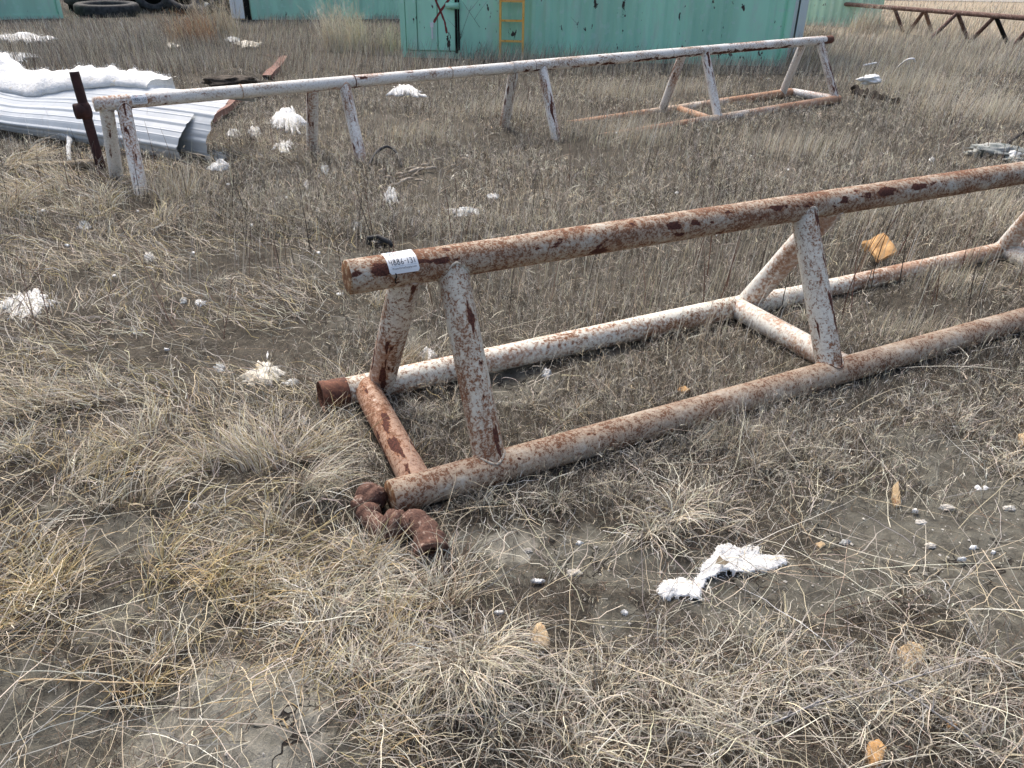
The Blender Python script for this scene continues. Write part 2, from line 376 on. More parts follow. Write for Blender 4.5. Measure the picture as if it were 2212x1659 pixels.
me = quadmesh("ground", np.stack([X, Y, Z], -1), Fq, ground_mat(), True, {"bare": np.stack([bare(X, Y), fld, lump_(X, Y)], -1)})
tag(link("ground", me), kind='structure')

CAPS = []        # solid pipes the grass must not pass through

# ------------------------------------------------------------------ pipe racks
def on_line(P, d, px, py):                        # point of the line P + t d nearest to a pixel's ray
    r = ray(px, py); r = r/np.linalg.norm(r); C = np.array([0, 0, CAMH]); w = C-P
    b = d@r; D = d@w; Ee = r@w; t = (D-b*Ee)/(1-b*b)
    return P+d*t
def lin(A, B, n): return [np.array(A)+(np.array(B)-np.array(A))*i/(n-1) for i in range(n)]
def weld(mb, A, d, R1, P, D, R2, rb=.0045, seed=1):
    """bead where tube (axis through A along unit d, radius R1) meets the pipe (axis P + tD, radius R2)"""
    up = np.cross(d, D); up /= np.linalg.norm(up); v = np.cross(d, up); pts = []
    for k in range(28):
        ph = k*2*pi/28; o = A+(up*cos(ph)+v*sin(ph))*R1*1.0
        w = o-P; w = w-D*(w@D); dd = d-D*(d@D)
        a = dd@dd; b = 2*w@dd; c = w@w-(R2*1.0)**2; disc = b*b-4*a*c
        t = (-b-math.sqrt(max(disc, 0)))/(2*a) if disc > 0 else -b/(2*a)
        pts.append(o+d*t)
    pts.append(pts[0])
    mb.tube(pts, rb, 6, False, .5, 160, seed)
def pipe_part(name, A, B, r, mat, parent, n=None, seg=28, recess=0., sag=0., lump=.012, cap=True, welds=(), seed=0):
    mb = MB(); L = np.linalg.norm(np.array(B)-np.array(A)); n = n or max(6, int(L/.06))
    pts = lin(A, B, n)
    if sag: pts = [p+np.array([0, 0, -sag*math.sin(pi*i/(n-1))]) for i, p in enumerate(pts)]
    mb.tube(pts, r, seg, cap, lump, 22, seed+3, recess)
    for w in welds: weld(mb, *w, seed=seed)
    CAPS.append((np.array(A), np.array(B), r))
    return mb.build(name, mat, parent)
def end_cap(P, T, r, parent, mat=None):
    mb = MB(); T = np.array(T)/np.linalg.norm(T); mb.tube([P-T*.006, P-T*.001, P+T*.004, P+T*.004+T*.0001], [r*.985, r*.985, r*.93, r*.5], 28, True, .012, 60, 3); return mb.build("end_cap", mat or M_cap, parent)
def leg_part(name, bot, top, r, mat, parent, Pb, Db, Rb, Pt, Dt, Rt, seed=0):
    bot = np.array(bot); top = np.array(top); d = top-bot; d /= np.linalg.norm(d); mid = (bot+top)/2
    return pipe_part(name, bot, top, r, mat, parent, None, 24, 0, 0, .012, False, [(mid, d, r, Pt, Dt, Rt), (mid, -d, r, Pb, Db, Rb)], seed)

# --- near rack
R = .0555
A0 = at(845, 1074, R); A1 = at(2212, 689, R); dA = (A1-A0)/np.linalg.norm(A1-A0); nA = np.array([dA[1], -dA[0], 0])
Wd = .728; B0 = A0-nA*Wd+dA*(-.005); HT = .603
T0 = A0-nA*Wd/2+np.array([0, 0, HT]); T0 = on_line(T0, dA, 751, 599)
LEN = 4.6
rackA = thing("pipe_rack", tuple(A0), "near triangular rack of rust-freckled pipe with a white tag on its top rail", "pipe rack", "steel pipe racks")
mTop = pipe_mat(.68, 1.0, .40, .22, 1.3, (.52, .51, .45), .5, (152, .28, .62)); mBotN = pipe_mat(.60, 1.05, .16, .10, 5.2, (.60, .55, .46), .6); mBotB = pipe_mat(.50, .52, .22, .62, 2.2, (.70, .68, .60), .3, (290, .5, .5))
mLegF = pipe_mat(.60, .62, .36, .15, 7.1, (.56, .53, .45), .45, (112, .36, .75)); mLegW = pipe_mat(.34, .45, .18, .58, 9.4, (.72, .71, .66), .2); mBr = pipe_mat(.62, .55, .58, 1.25, 3.3, (.70, .67, .60), .3, (100, .3, .6))
top_rail = pipe_part("top_rail", T0, T0+dA*(LEN+.2), R, mTop, rackA, seed=1); end_cap(T0, -dA, R, rackA); top_rail['label'] = "rust-freckled top rail"
A_end = A0+dA*LEN; end_cap(A0, -dA, R, rackA)
# dark coupling collar with a torn hole on the end of the back rail
Bs = on_line(B0, dA, 738, 842); Bc = on_line(B0, dA, 692, 853)
pipe_part("bottom_rail", A0, A_end, R, mBotN, rackA, seed=2)
Bj = on_line(B0, dA, 1575, 676); B2 = at(1720, 638, R-.008); B3 = at(2140, 545, R-.015); Be = B3+(B3-B2)/np.linalg.norm(B3-B2)*1.6
mb = MB(); mb.tube(lin(Bs, Bj, 34)+lin(Bj, B2, 6)[1:]+lin(B2, Be, 40)[1:], np.concatenate([np.full(34, R*.97), np.linspace(R*.97, R*.86, 5), np.full(39, R*.86)]), 28, True, .012, 22, 4)
mb.build("bottom_rail", mBotB, rackA); CAPS += [(Bs, Bj, R), (B2, Be, R*.9)]
mb = MB(); cl = lin(Bc, Bs+dA*.02, 10)
mb.tube(cl, [R*1.10, R*1.12, R*1.10, R*1.04, R*1.03, R*1.04, R*1.03, R*1.04, R*1.03, R*1.02], 28, False, .02, 30, 7, hole=lambda i, j: 4 <= i <= 7 and 20 <= j <= 23)
mb.tube(cl, R*.86, 28, False, .02, 30, 8, hole=lambda i, j: 4 <= i <= 7 and 20 <= j <= 23)
nb = 28
V1 = mb.v[0][:28]; V2 = mb.v[1][:28]; mb.f += [(j, (j+1) % 28, 280+(j+1) % 28, 280+j) for j in range(28)]
o = mb.build("coupling_collar", M_rust, rackA); o['label'] = "dark rusty coupling collar with a torn hole"; CAPS.append((Bc, Bs, R))
Db2 = (Be-B2)/np.linalg.norm(Be-B2)
def legsA(pf_top, pf_bot, pb_top, pb_bot, brA, brB, mf, mbk, mbr, s, far=False):
    Pb_, D_ = (B2, Db2) if far else (B0, dA)
    tf = on_line(T0, dA, *pf_top); bf = on_line(A0, dA, *pf_bot)
    leg_part("leg", bf, tf, R*.96, mf, rackA, A0, dA, R, T0, dA, R, s)
    tb = on_line(T0, dA, *pb_top); bb = on_line(Pb_, D_, *pb_bot)
    leg_part("leg", bb, tb, R*.96, mbk, rackA, Pb_, D_, R*.9, T0, dA, R, s+1)
    a = on_line(Pb_, D_, *brA); b = on_line(A0, dA, *brB); d = (b-a)/np.linalg.norm(b-a)
    pipe_part("cross_brace", a, b, R*.93, mbr, rackA, None, 24, 0, 0, .012, False, (), s+2)
legsA((972, 562), (1062, 1012), (882, 580), (822, 826), (790, 838), (905, 1046), mLegF, pipe_mat(.56, .48, .52, .5, 4.7, (.68, .66, .60), .25, (60, .5, .6)), mBr, 10)
legsA((1734, 446), (1794, 805), (1808, 434), (1612, 668), (1590, 672), (1832, 800), pipe_mat(.58, .55, .40, .4, 8.8, (.62, .60, .53), .25, (118, .35, 1.1)), mLegW, pipe_mat(.36, .55, .12, .7, 6.1, (.72, .71, .65)), 20)
legsA((2420, 346), (2490, 620), (2330, 356), (2166, 542), (2168, 545), (2395, 640), pipe_mat(.58, .55, .40, .4, 8.8, (.62, .60, .53), .25, (118, .35, 1.1)), mLegW, pipe_mat(.36, .55, .12, .7, 6.1, (.72, .71, .65)), 30, True)

# --- far white rack
aR = at(1810, 214, .05); aL = at(1405, 269, .05); dF = (aR-aL)/np.linalg.norm(aR-aL); nF_ = np.array([dF[1], -dF[0], 0]); Rf = .055
aL = aR-dF*8.6; aL[2] -= .15; dF = (aR-aL)/np.linalg.norm(aR-aL)
bR = aR-nF_*.745; bL = aL-nF_*.745
rackF = thing("pipe_rack", tuple(aR), "long white peeling pipe rack standing in the weeds before the green container", "pipe rack", "steel pipe racks")
def mid_pt(px, py):                               # pixel ray meets the vertical plane through the rack's middle
    P = aR-nF_*.3725; r = ray(px, py); C = np.array([0, 0, CAMH]); t = ((P-C)@nF_)/(r@nF_); return C+r*t
tL = mid_pt(203, 225.6); tR = mid_pt(1780, 86.5); dT = (tR-tL)/np.linalg.norm(tR-tL)
mFa = pipe_mat(.40, .40, .30, .42, 11.3, (.74, .73, .69), .35, (230, .4, .6)); mFb = pipe_mat(.48, .45, .46, .42, 13.9, (.74, .73, .69), .35, (225, .45, .9)); mFo = pipe_mat(.4, .85, .05, .95, 15.1, (.70, .69, .65)); mFl = pipe_mat(.46, .45, .52, .5, 17.4, (.72, .74, .75), .2)
tM = tL+(tR-tL)*.42
t1 = pipe_part("top_rail", tL, tM, Rf*.92, mFa, rackF, seg=24, seed=41)
t2 = pipe_part("top_rail", tM, tR, Rf, mFb, rackF, seg=24, seed=42)
mb = MB(); mb.tube(lin(tR-dT*.01, tR+dT*.16, 8), Rf*.9, 24, True, .02, 30, 5, .03); o = mb.build("open_pipe_end", M_rust, rackF)
pipe_part("bottom_rail", aL, aR, Rf, mFo, rackF, seg=20, seed=43); pipe_part("bottom_rail", bL, bR, Rf, mFo, rackF, seg=20, seed=44)
pairs = [((262, 208), (303, 420), (229, 226), (250, 392)), ((743, 181), (782, 350), (676, 190), (668, 325)), ((1170, 147), (1203, 300), (1112, 155), (1084, 276)),
         ((1522, 115), (1551, 250), (1476, 120), (1428, 222)), ((1770, 92), (1805, 213), (1736, 98), (1690, 205))]
for i, (ft, fb_, bt, bb) in enumerate(pairs):
    for top, bot, P in ((ft, fb_, aR), (bt, bb, bR)):
        T = on_line(tL, dT, *top); B = on_line(P, dF, *bot)
        leg_part("leg", B, T, Rf*.9, pipe_mat(.46, .44, .42+.12*(i > 1), .48, 17.4+i*1.7, (.74, .73, .69), .2, (90, .5, .5+.4*(i > 1))), rackF, P, dF, Rf, tL, dT, Rf, 50+i)
for (pa, pb_) in (((1463, 233), (1535, 252)), ((1712, 201), (1806, 214))):
    pipe_part("cross_brace", on_line(bR, dF, *pa), on_line(aR, dF, *pb_), Rf*.9, mFo if pa[0] < 1600 else mFl, rackF, seg=20, cap=False, seed=60)
for k in range(16):                               # old wire rings leaving rust bands round the rail
    q = tL+(tR-tL)*(.12+.055*k); mb = MB(); mb.tube([q-dT*.004, q, q+dT*.004], [Rf*.99, Rf*1.03, Rf*.99], 20, True, .02, 50, k)
    if k % 2 == 0: mb.build("rust_band", M_rust if k % 4 else pipe_mat(.3, .9, .1, .9, 3.), rackF)

# --- distant brown rack
rl = at(1853, 11, .66); rr = at(2240, 41, .66); dC = (rr-rl)/np.linalg.norm(rr-rl)
rackC = thing("pipe_rack", tuple(at(2090, 85)), "distant brown rusty pipe rack at the edge of the open field", "pipe rack", "steel pipe racks")
mC = rough_mat("brown_pipe_rust", (.075, .042, .034), (.15, .09, .075), 12, .85, .4, .003, (.30, .24, .21), 25, t3=(.56, .64))
pipe_part("top_rail", rl-dC*5, rr+dC*1.5, .06, mC, rackC, n=60, seg=14)
for tp, lb, rb_ in (((1932, 18), None, (1951, 70)), ((1997, 24), (1961, 72), (2012, 66)), ((2068, 29), (2008, 86), (2090, 84)), ((2150, 36), (2095, 90), (2176, 94)), ((2240, 42), (2185, 104), (2270, 106))):
    for b in (lb, rb_):
        if b is None: continue
        P = on_line(rl, dC, *tp); q = at(*b, .02)
        # keep both feet level with the joint along the rack
        pipe_part("leg", q, P, .05, mC if b[0] != 2176 else M_black, rackC, seg=12, cap=False)

# ------------------------------------------------------------------ tag on the near rack
upv = np.array([0, 0, 1.]); sideT = np.cross(dA, upv)   # points towards the camera side
def on_tube(t, ph, r, P=T0, D=dA):                      # ph: 0 = straight up, + = towards the camera
    s = np.cross(D, upv); s /= np.linalg.norm(s); u = np.cross(s, D)
    return P+D*t+(u*cos(ph)+s*sin(ph))*r
def solve_tube(px, py, P, D, r):
    best = None
    T_, PH = np.meshgrid(np.linspace(-.1, 1.2, 260), np.linspace(-.6, 2.2, 160)); s = np.cross(D, upv); s /= np.linalg.norm(s); u = np.cross(s, D)
    Q = P+T_.reshape(-1, 1)*D+(u*np.cos(PH).reshape(-1, 1)+s*np.sin(PH).reshape(-1, 1))*r
    x, y, z = projv(Q); k = np.argmin((x-px)**2+(y-py)**2); return T_.ravel()[k], PH.ravel()[k]
def text_mesh(txt, size, shear=0.):
    cu = bpy.data.curves.new("txt", 'FONT'); cu.body = txt; cu.size = size; cu.shear = shear; cu.resolution_u = 4
    ob = bpy.data.objects.new("txt", cu); COL.objects.link(ob); dg = bpy.context.evaluated_depsgraph_get()
    me = bpy.data.meshes.new_from_object(ob.evaluated_get(dg)); V = np.array([v.co[:] for v in me.vertices]); F = [tuple(p.vertices) for p in me.polygons]
    bpy.data.objects.remove(ob); bpy.data.curves.remove(cu); bpy.data.meshes.remove(me)
    return V, F
def stroke2(pts, w):
    p = np.array(pts, float); t = np.gradient(p, axis=0); t /= np.linalg.norm(t, axis=1)[:, None]+1e-9; n = np.stack([-t[:, 1], t[:, 0]], -1)
    V = np.concatenate([p+n*w/2, p-n*w/2]); m = len(p); return V, [(i, i+1, m+i+1, m+i) for i in range(m-1)]
def arc(cx, cy, r, a0, a1, n=14, ry=None):
    return [(cx+r*cos(radians(a0+(a1-a0)*i/(n-1))), cy+(ry or r)*sin(radians(a0+(a1-a0)*i/(n-1)))) for i in range(n)]
DIG = {'4': [[(.05, .95), (.0, .45), (.5, .5)], [(.5, .9), (.45, .0)]], '8': [arc(.28, .73, .2, 60, 420, 16, .23)+arc(.28, .27, .26, 90, 450, 18, .25)],
       '6': [[(.42, .98), (.2, .7), (.06, .35)]+arc(.28, .25, .22, 160, 520, 18)], '-': [[(.0, .5), (.35, .52)]], '1': [[(.15, .95), (.13, .02)]],
       '3': [arc(.2, .74, .2, 150, -90, 12, .22)+arc(.2, .27, .24, 90, -150, 12, .25)], '2': [arc(.22, .72, .2, 160, -20, 10, .24)+[(.0, .05), (.45, .05)]]}
def make_tag(parent, P, D, r, tA, phA, w, hgt, number, skew=0.):
    """paper label wrapped on a pipe; x runs along the rail, y from its top edge down"""
    def mp(x, y, lift): return on_tube(tA+x+skew*y, phA+y/r, r+lift, P, D)
    nxx, nyy = 12, 14; V = []; rc = .006
    for j in range(nyy+1):
        for i in range(nxx+1):
            x, y = w*i/nxx, hgt*j/nyy
            ins = max(0, rc-min(y, hgt-y))
            ins = rc-math.sqrt(max(rc*rc-ins*ins, 0))
            x = ins+(w-2*ins)*i/nxx
            curl = .0022*((i/nxx)**3)*(1+sin(j))*.5+.0006
            V.append(mp(x, y, .0012+curl))
    mb = MB(); mb.add(V, [(j*(nxx+1)+i, j*(nxx+1)+i+1, (j+1)*(nxx+1)+i+1, (j+1)*(nxx+1)+i) for j in range(nyy) for i in range(nxx)])
    lab = mb.build("paper_tag", M_tag, parent)
    def put(name, VF, ox, oy, mat, lift=.0042):
        m2 = MB()
        for (Vv, Ff) in VF: m2.add([mp(ox+v[0], oy-v[1], lift) for v in Vv], Ff)
        m2.build(name, mat, lab, False)
    s = w/.092
    x = 0; VF = []
    for ch in number:
        for st in DIG[ch]:
            st = np.array(st); fine = np.concatenate([np.linspace(st[i], st[i+1], 4)[:-1] for i in range(len(st)-1)]+[st[-1:]])
            Vv, Ff = stroke2(fine*np.array([.0145, .0175])*s+[x, 0], .0019*s); VF.append((Vv, Ff))
        x += (.0115 if ch not in '-1' else .0085)*s
    put("handwritten_number", VF, .006*s, hgt*.73, M_ink)
    put("printed_text", [text_mesh("PowerDriveSupply.com", .0078*s)], .010*s, hgt*.865, M_ink)
    put("rule", [stroke2([(0, 0), (.02*s, 0), (.04*s, 0), (.06*s, 0), (.080*s, 0)], .0005*s)], .006*s, hgt*.77, M_inkb)
    tx = []
    for i, (t_, b_) in enumerate((("Power", .0062), ("Drive", .0062), ("Supply", .0088))):
        Vv, Ff = text_mesh(t_, b_*s, .1); Vv[:, 1] -= i*.0068*s; tx.append((Vv, Ff))
    put("printed_text", tx, .048*s, hgt*.15, M_ink)
    put("logo_ring", [stroke2(arc(0, 0, .0145*s, 80, 250, 20, .0115*s), .0018*s)], .026*s, hgt*.26, M_inkb)
    put("logo_ring", [stroke2(arc(0, 0, .0145*s, 70, -100, 20, .0115*s), .0018*s)], .026*s, hgt*.26, M_inkr)
    pd = [stroke2([(-.008*s, -.010*s), (-.005*s, .006*s)], .0016*s), stroke2([(p[0]*s, p[1]*s) for p in arc(-.0025, .003, .0038, 120, -140, 12)], .0016*s),
          stroke2([(.0075*s, .010*s), (.0045*s, -.006*s)], .0016*s), stroke2([(p[0]*s, p[1]*s) for p in arc(.0022, -.003, .0038, -60, -320, 12)], .0016*s)]
    put("logo_letters", pd, .026*s, hgt*.26, M_ink)
    return lab
tA, phA = solve_tube(820, 547, T0, dA, R); tB, phB = solve_tube(842, 594, T0, dA, R); tC_, phC = solve_tube(884, 538, T0, dA, R)
make_tag(top_rail, T0, dA, R, tA, phA, tC_-tA, (phB-phA)*R, "4886-131", (tB-tA)/((phB-phA)*R))
mb = MB(); q = [on_tube(tB+.018+.003*sin(k), phB-.05+k*.09, R+.002) for k in range(8)]; mb.tube(q, .0022, 6); mb.build("marker_drip", M_black, top_rail)
ta, pa = solve_tube(277, 204, tL, dT, Rf*.92)
make_tag(t1, tL, dT, Rf*.92, ta, max(pa, .25), .105, .085, "4886-132")

# ------------------------------------------------------------------ rusty post leaning on the far rack's end
mb = MB(); pb0 = gp(219, 362); pb0[2] -= .03
rr_ = ray(160, 155); C0 = np.array([0, 0, CAMH]); tt = (pb0[1]+.05)/rr_[1]; pt = C0+rr_*tt
mb.tube(lin(pb0, pt, 30), .036, 16, True, .03, 25, 3, .004)
post = thing("rusty_post", tuple(pb0), "dark brown round post leaning against the left end of the white rack", "post")
mb.build("shaft", M_darkpost, post); CAPS.append((pb0, pt, .036))
mb = MB(); m_ = pb0+(pt-pb0)*.62; mb.tube(lin(pb0+(pt-pb0)*.54, pb0+(pt-pb0)*.70, 6), [.038, .045, .05, .05, .045, .038], 14, True, .06, 30, 9); mb.build("clamp_sleeve", M_darkpost, post)
mb = MB(); mb.tube(lin(m_-dT*.075, m_+dT*.02, 6), [.055, .06, .06, .058, .05, .04], 18, True, .06, 30, 10, .01); mb.build("flange", M_darkpost, post)

# ------------------------------------------------------------------ rusty iron fitting chain at the near rack's foot
fit = thing("iron_fitting", tuple(gp(860, 1130)), "heavy rusty iron swivel fitting lying in grass under the near rail's end", "pipe fitting")
def fpt(x, y, z): return at(x, y, z)
def lump_tube(name, pts, rad, s, n=18, rec=0.): 
    mb = MB(); P = np.array(pts); u = np.linspace(0, 1, len(P)); uu = np.linspace(0, 1, 40)
    Q = np.stack([np.interp(uu, u, P[:, k]) for k in range(3)], -1); mb.tube(Q, np.interp(uu, np.linspace(0, 1, len(rad)), np.array(rad)), n, True, .06, 55, s, rec); 
    CAPS.append((P[0], P[-1], max(rad)*.8))
    return mb.build(name, M_fitting, fit)
lump_tube("union_body", [fpt(768, 1100, .03), fpt(798, 1080, .038), fpt(826, 1066, .045)], [.028, .028, .036, .036, .036, .042, .042, .034, .034, .040, .040, .032, .030], 1)
lump_tube("hammer_nut", [fpt(784, 1064, .045), fpt(820, 1084, .045)], [.036, .044, .044, .044, .038, .044, .044, .036], 2, 9)
lump_tube("elbow", [fpt(792, 1094, .03), fpt(800, 1120, .028), fpt(828, 1142, .028), fpt(872, 1146, .032)], [.030, .030, .040, .040, .031, .031, .031, .033, .033, .041, .041, .030, .030], 3)
lump_tube("hammer_nut", [fpt(836, 1130, .04), fpt(868, 1136, .045)], [.038, .048, .048, .042, .048, .048, .040], 4, 9)
lump_tube("elbow", [fpt(866, 1132, .042), fpt(898, 1130, .05), fpt(922, 1148, .048), fpt(926, 1178, .038)], [.034, .034, .044, .044, .040, .040, .040, .040, .038, .038], 5)
mb = MB(); e0, e1 = fpt(926, 1164, .05), fpt(934, 1200, .035)
mb.tube(lin(e0, e1, 8), [.045, .052, .053, .05, .048, .052, .055, .054], 20, False, .07, 40, 6); mb.tube(lin(e0, e1, 8), .038, 20, False, .05, 40, 7)
k0 = mb.n-20; mb.f += [(140+j, 140+(j+1) % 20, 300+(j+1) % 20, 300+j) for j in range(20)]
mb.build("open_mouth", M_fitting, fit)

# ------------------------------------------------------------------ fallen curled siding with insulation on it
dS = np.array([-.871, .49, 0]); nS = np.array([.49, .871, 0]); S0 = gp(399, 352); S0[2] = ghs(S0[0], S0[1])
siding = thing("curled_siding", tuple(S0), "large curled sheet of white ribbed metal siding lying behind the white rack", "metal siding")
prof = [(.01, .01), (-.02, .06), (-.03, .12), (.0, .185), (.06, .24), (.13, .285), (.22, .35)]
zfac = lambda l: 1-.22*math.exp(-((l-2.65)/.7)**2)
def sweep_sheet(prof, L0, L1, cut=None, sc=1., lift=0., ribs=True, th=.004, n_l=60, zoff=0.):
    P = np.array(prof, float); seg = np.concatenate([[0], np.cumsum(np.linalg.norm(np.diff(P, axis=0), axis=1))]); S = np.linspace(0, seg[-1], 150)
    U = np.interp(S, seg, P[:, 0]); Zp = np.interp(S, seg, P[:, 1])
    for _ in range(4): U[1:-1] = (U[:-2]+2*U[1:-1]+U[2:])/4; Zp[1:-1] = (Zp[:-2]+2*Zp[1:-1]+Zp[2:])/4
    tx, tz = np.gradient(U), np.gradient(Zp); ln = np.hypot(tx, tz); nx_, nz_ = -tz/ln, tx/ln
    rib = np.zeros_like(S)
    if ribs:
        ph = (S % .23)/.23; rib = .010*np.clip(1.35-np.abs(ph-.5)/.09, 0, 1)+.004*np.clip(1-np.abs(ph-.12)/.03, 0, 1)+.004*np.clip(1-np.abs(ph-.88)/.03, 0, 1)
    V = []; A = []
    for i in range(n_l+1):
        for k in range(len(S)):
            l0 = L0+(cut(S[k]) if cut else 0); l = l0+(L1-l0)*i/n_l
            f = 1; wv = 0
            u = U[k]*f+nx_[k]*(rib[k]+lift); z = (Zp[k]+nz_[k]*(rib[k]+lift))*zfac(l)+.008*sin(l*2.1+S[k]*3)+zoff
            V.append(S0+dS*l+nS*u+np.array([0, 0, z])); A.append((l, S[k], 0))
    m = len(S); F = [(i*m+k, (i+1)*m+k, (i+1)*m+k+1, i*m+k+1) for i in range(n_l) for k in range(m-1)]
    return np.array(V), F, np.array(A)
cutf = lambda s: .05*sin(s*9)+(.0 if s < .36 else .0)-.0
mb = MB(); mb.add(*sweep_sheet(prof, 0, 3.6, lambda s: .02+.12*max(0, s-.22))); mb.build("front_sheet", M_siding, siding)
prof2 = [(.13, .05), (.12, .14), (.14, .22), (.20, .30), (.28, .37), (.36, .425), (.43, .455), (.52, .468), (.62, .455), (.68, .40)]
mb = MB(); mb.add(*sweep_sheet(prof2, -.17, 3.6, lambda s: .012*sin(s*23)+.01*sin(s*51), lift=.006)); mb.build("rear_sheet", M_siding, siding)
def fluff(name, outline, thick, mat, parent=None, seed=0, rings=9, n=72, rag=.18, zb=None, lumps=.8, sc=30, fib=True, follow=None):
    """torn piece of batting: star-shaped outline in world xy, ragged edge, lumpy top"""
    O = np.array(outline, float)[:, :2]; c = O.mean(0); k = len(O); V = []; u = np.linspace(0, k, n, endpoint=False); i0 = u.astype(int); f = (u-i0)[:, None]
    E = O[i0 % k]*(1-f)+O[(i0+1) % k]*f
    jag = 1+rag*(vn2(np.arange(n)*.9, np.zeros(n)+seed, 3)-.5)*2*.6+rag*.5*(np.random.RandomState(seed).rand(n)-.5)
    E = c+(E-c)*jag[:, None]; size = np.linalg.norm(E-c, axis=1).mean()
    for r in range(rings+1):
        q = (r/rings)**.8; P = c+(E-c)*q
        z = gh(P[:, 0], P[:, 1]) if follow is None else follow(P[:, 0], P[:, 1])
        nz = fb2(P[:, 0]*sc, P[:, 1]*sc, 3, seed)
        nz = np.clip((nz-.5)*2.2+.5, 0, 1); t = thick*.62*((1-q**3)*(1-lumps+2*lumps*nz))+.003
        V.append(np.stack([P[:, 0], P[:, 1], z+(zb or 0)+t], -1))
    top = np.concatenate(V); B = E.copy(); zb_ = (gh(B[:, 0], B[:, 1]) if follow is None else follow(B[:, 0], B[:, 1]))+(zb or 0)-.004
    V = np.concatenate([top, np.stack([c[0]+(B[:, 0]-c[0])*.97, c[1]+(B[:, 1]-c[1])*.97, zb_], -1)])
    F = [(r*n+j, (r+1)*n+j, (r+1)*n+(j+1) % n, r*n+(j+1) % n) for r in range(rings+1) for j in range(n)]
    F = [f[::-1] for f in F]
    mb = MB(); mb.add(V, F)
    if fib:                                        # torn fibres sticking out of the edge
        rg = np.random.RandomState(seed+5)
        for j in range(0, n, 1):
            if rg.rand() < .6: continue
            P = V[rings*n+j]; o = np.array([*(P[:2]-c), 0]); o /= np.linalg.norm(o)+1e-6
            a = o+rg.normal(0, .5, 3)*[1, 1, .5]; L = size*rg.uniform(.05, .16); w = L*.12
            s_ = np.cross(a, [0, 0, 1.]); s_ /= np.linalg.norm(s_)+1e-6
            mb.add([P-o*.01*size-s_*w, P-o*.01*size+s_*w, P+a*L+[0, 0, abs(rg.normal(0, .2))*L]], [(0, 1, 2)])
    return mb.build(name, mat, parent)
def world_poly(pts): return [gp(*p) for p in pts]
# the batting draped over the top of the siding: swept rows with a torn back edge
def drape():
    V = []; nl, ns = 110, 16
    for i in range(nl+1):
        l = .88+i*3.4/nl; zf = zfac(l)
        e0 = .42-.15*min(1, max(0, (l-1.3)/1.1))+.09*(fb2(np.array([l*3.3]), np.array([.3]), 3, 4)[0]-.5)
        bk = .74+.20*(fb2(np.array([l*2.6]), np.array([2.3]), 3, 9)[0]-.5)*2
        hh = .02+.10*fb2(np.array([l*2.7]), np.array([5.3]), 3, 14)[0]*min(1, .25+abs(l-.88)/.5)
        for j in range(ns+1):
            s = j/ns; u = e0+(bk-e0)*s; z = np.interp(u, [.13, .20, .28, .36, .43, .52, .62, .70, 1.], [.26, .30, .37, .425, .455, .468, .455, .46, .47])
            th = hh*min(1, 5*s)**.6*(.8+.4*s)*(.75+.6*vn2(np.array([l*9]), np.array([s*6]), 3)[0])+.026
            V.append(S0+dS*l+nS*u+np.array([0, 0, z*zf+th+.014*vn2(np.array([l*30]), np.array([s*20]), 5)[0]]))
        V.append(S0+dS*l+nS*(bk+.03)+np.array([0, 0, .36*zf]))
        V.append(S0+dS*l+nS*(e0+.01)+np.array([0, 0, np.interp(e0, [.13, .20, .28, .36, .43, .52], [.26, .30, .37, .425, .455, .468])*zf+.012]))
    m = ns+3; F = []
    for i in range(nl):
        for j in range(m):
            k = (j+1) % m; F.append((i*m+j, i*m+k, (i+1)*m+k, (i+1)*m+j)) if True else 0
    F.append(tuple(range(m))); F.append(tuple(range(nl*m+m-1, nl*m-1, -1)))
    mb = MB(); mb.add(V, F)
    rg = np.random.RandomState(3)
    for i in range(0, nl):                           # ragged fibre fringe along the back edge
        for q in range(5):
            P = V[i*m+ns]+rg.normal(0, .01, 3); L = rg.uniform(.01, .03); a = nS*rg.uniform(-.2, .6)+dS*rg.normal(0, .6)+np.array([0, 0, rg.uniform(.2, .9)]); s_ = dS*L*.2
            mb.add([P-s_, P+s_, P+a*L], [(0, 1, 2)])
    return mb
o = drape().build("insulation_batt", M_fluff)
tag(o, "torn white insulation batt draped along the top of the curled siding", "insulation")

# rusty angle beam behind
def beamthing(p0, p1, w, h, name, lab, cat, mat, z=.03, holes=True):
    a = gp(*p0); b = gp(*p1); a[2] += z; b[2] += z; d = (b-a)/np.linalg.norm(b-a); s = np.cross(d, upv); s /= np.linalg.norm(s); u = np.cross(s, d)
    mb = MB(); n = 24
    for (cs, cu, ww, hh) in ((0, 0, w, .008), (w/2-.004, -h/2-.0045, .008, h), (-w/2+.004, -h/2-.0045, .008, h)):
        V = []
        for i in range(n+1):
            P = a+(b-a)*i/n+s*cs+u*cu
            for q in ((-1, -1), (1, -1), (1, 1), (-1, 1)): V.append(P+s*ww/2*q[0]+u*hh/2*q[1]+u*.01*sin(i*.4))
        F = [(i*4+j, i*4+(j+1) % 4, (i+1)*4+(j+1) % 4, (i+1)*4+j) for i in range(n) for j in range(4)]+[(0, 3, 2, 1), (n*4, n*4+1, n*4+2, n*4+3)]
        mb.add(V, F)
    t = thing(name, tuple(a), lab, cat); mb.build("channel", mat, t, False)
    if holes:
        for k in (.12, .3, .55, .8):
            P = a+(b-a)*k; mb = MB(); mb.tube([P+u*.0045, P+u*.0075], .018, 8); mb.build("bolt_hole", M_black, t)
    return t
beamthing((452, 275), (520, 222), .11, .06, "steel_channel", "short rusty steel channel beside the open end of the curled siding", "steel channel", M_beam, .10)
beamthing((578, 172), (617, 128), .13, .06, "steel_channel", "faded rusty steel channel behind the rack beyond the dirt mound", "steel channel", M_beam, .06)
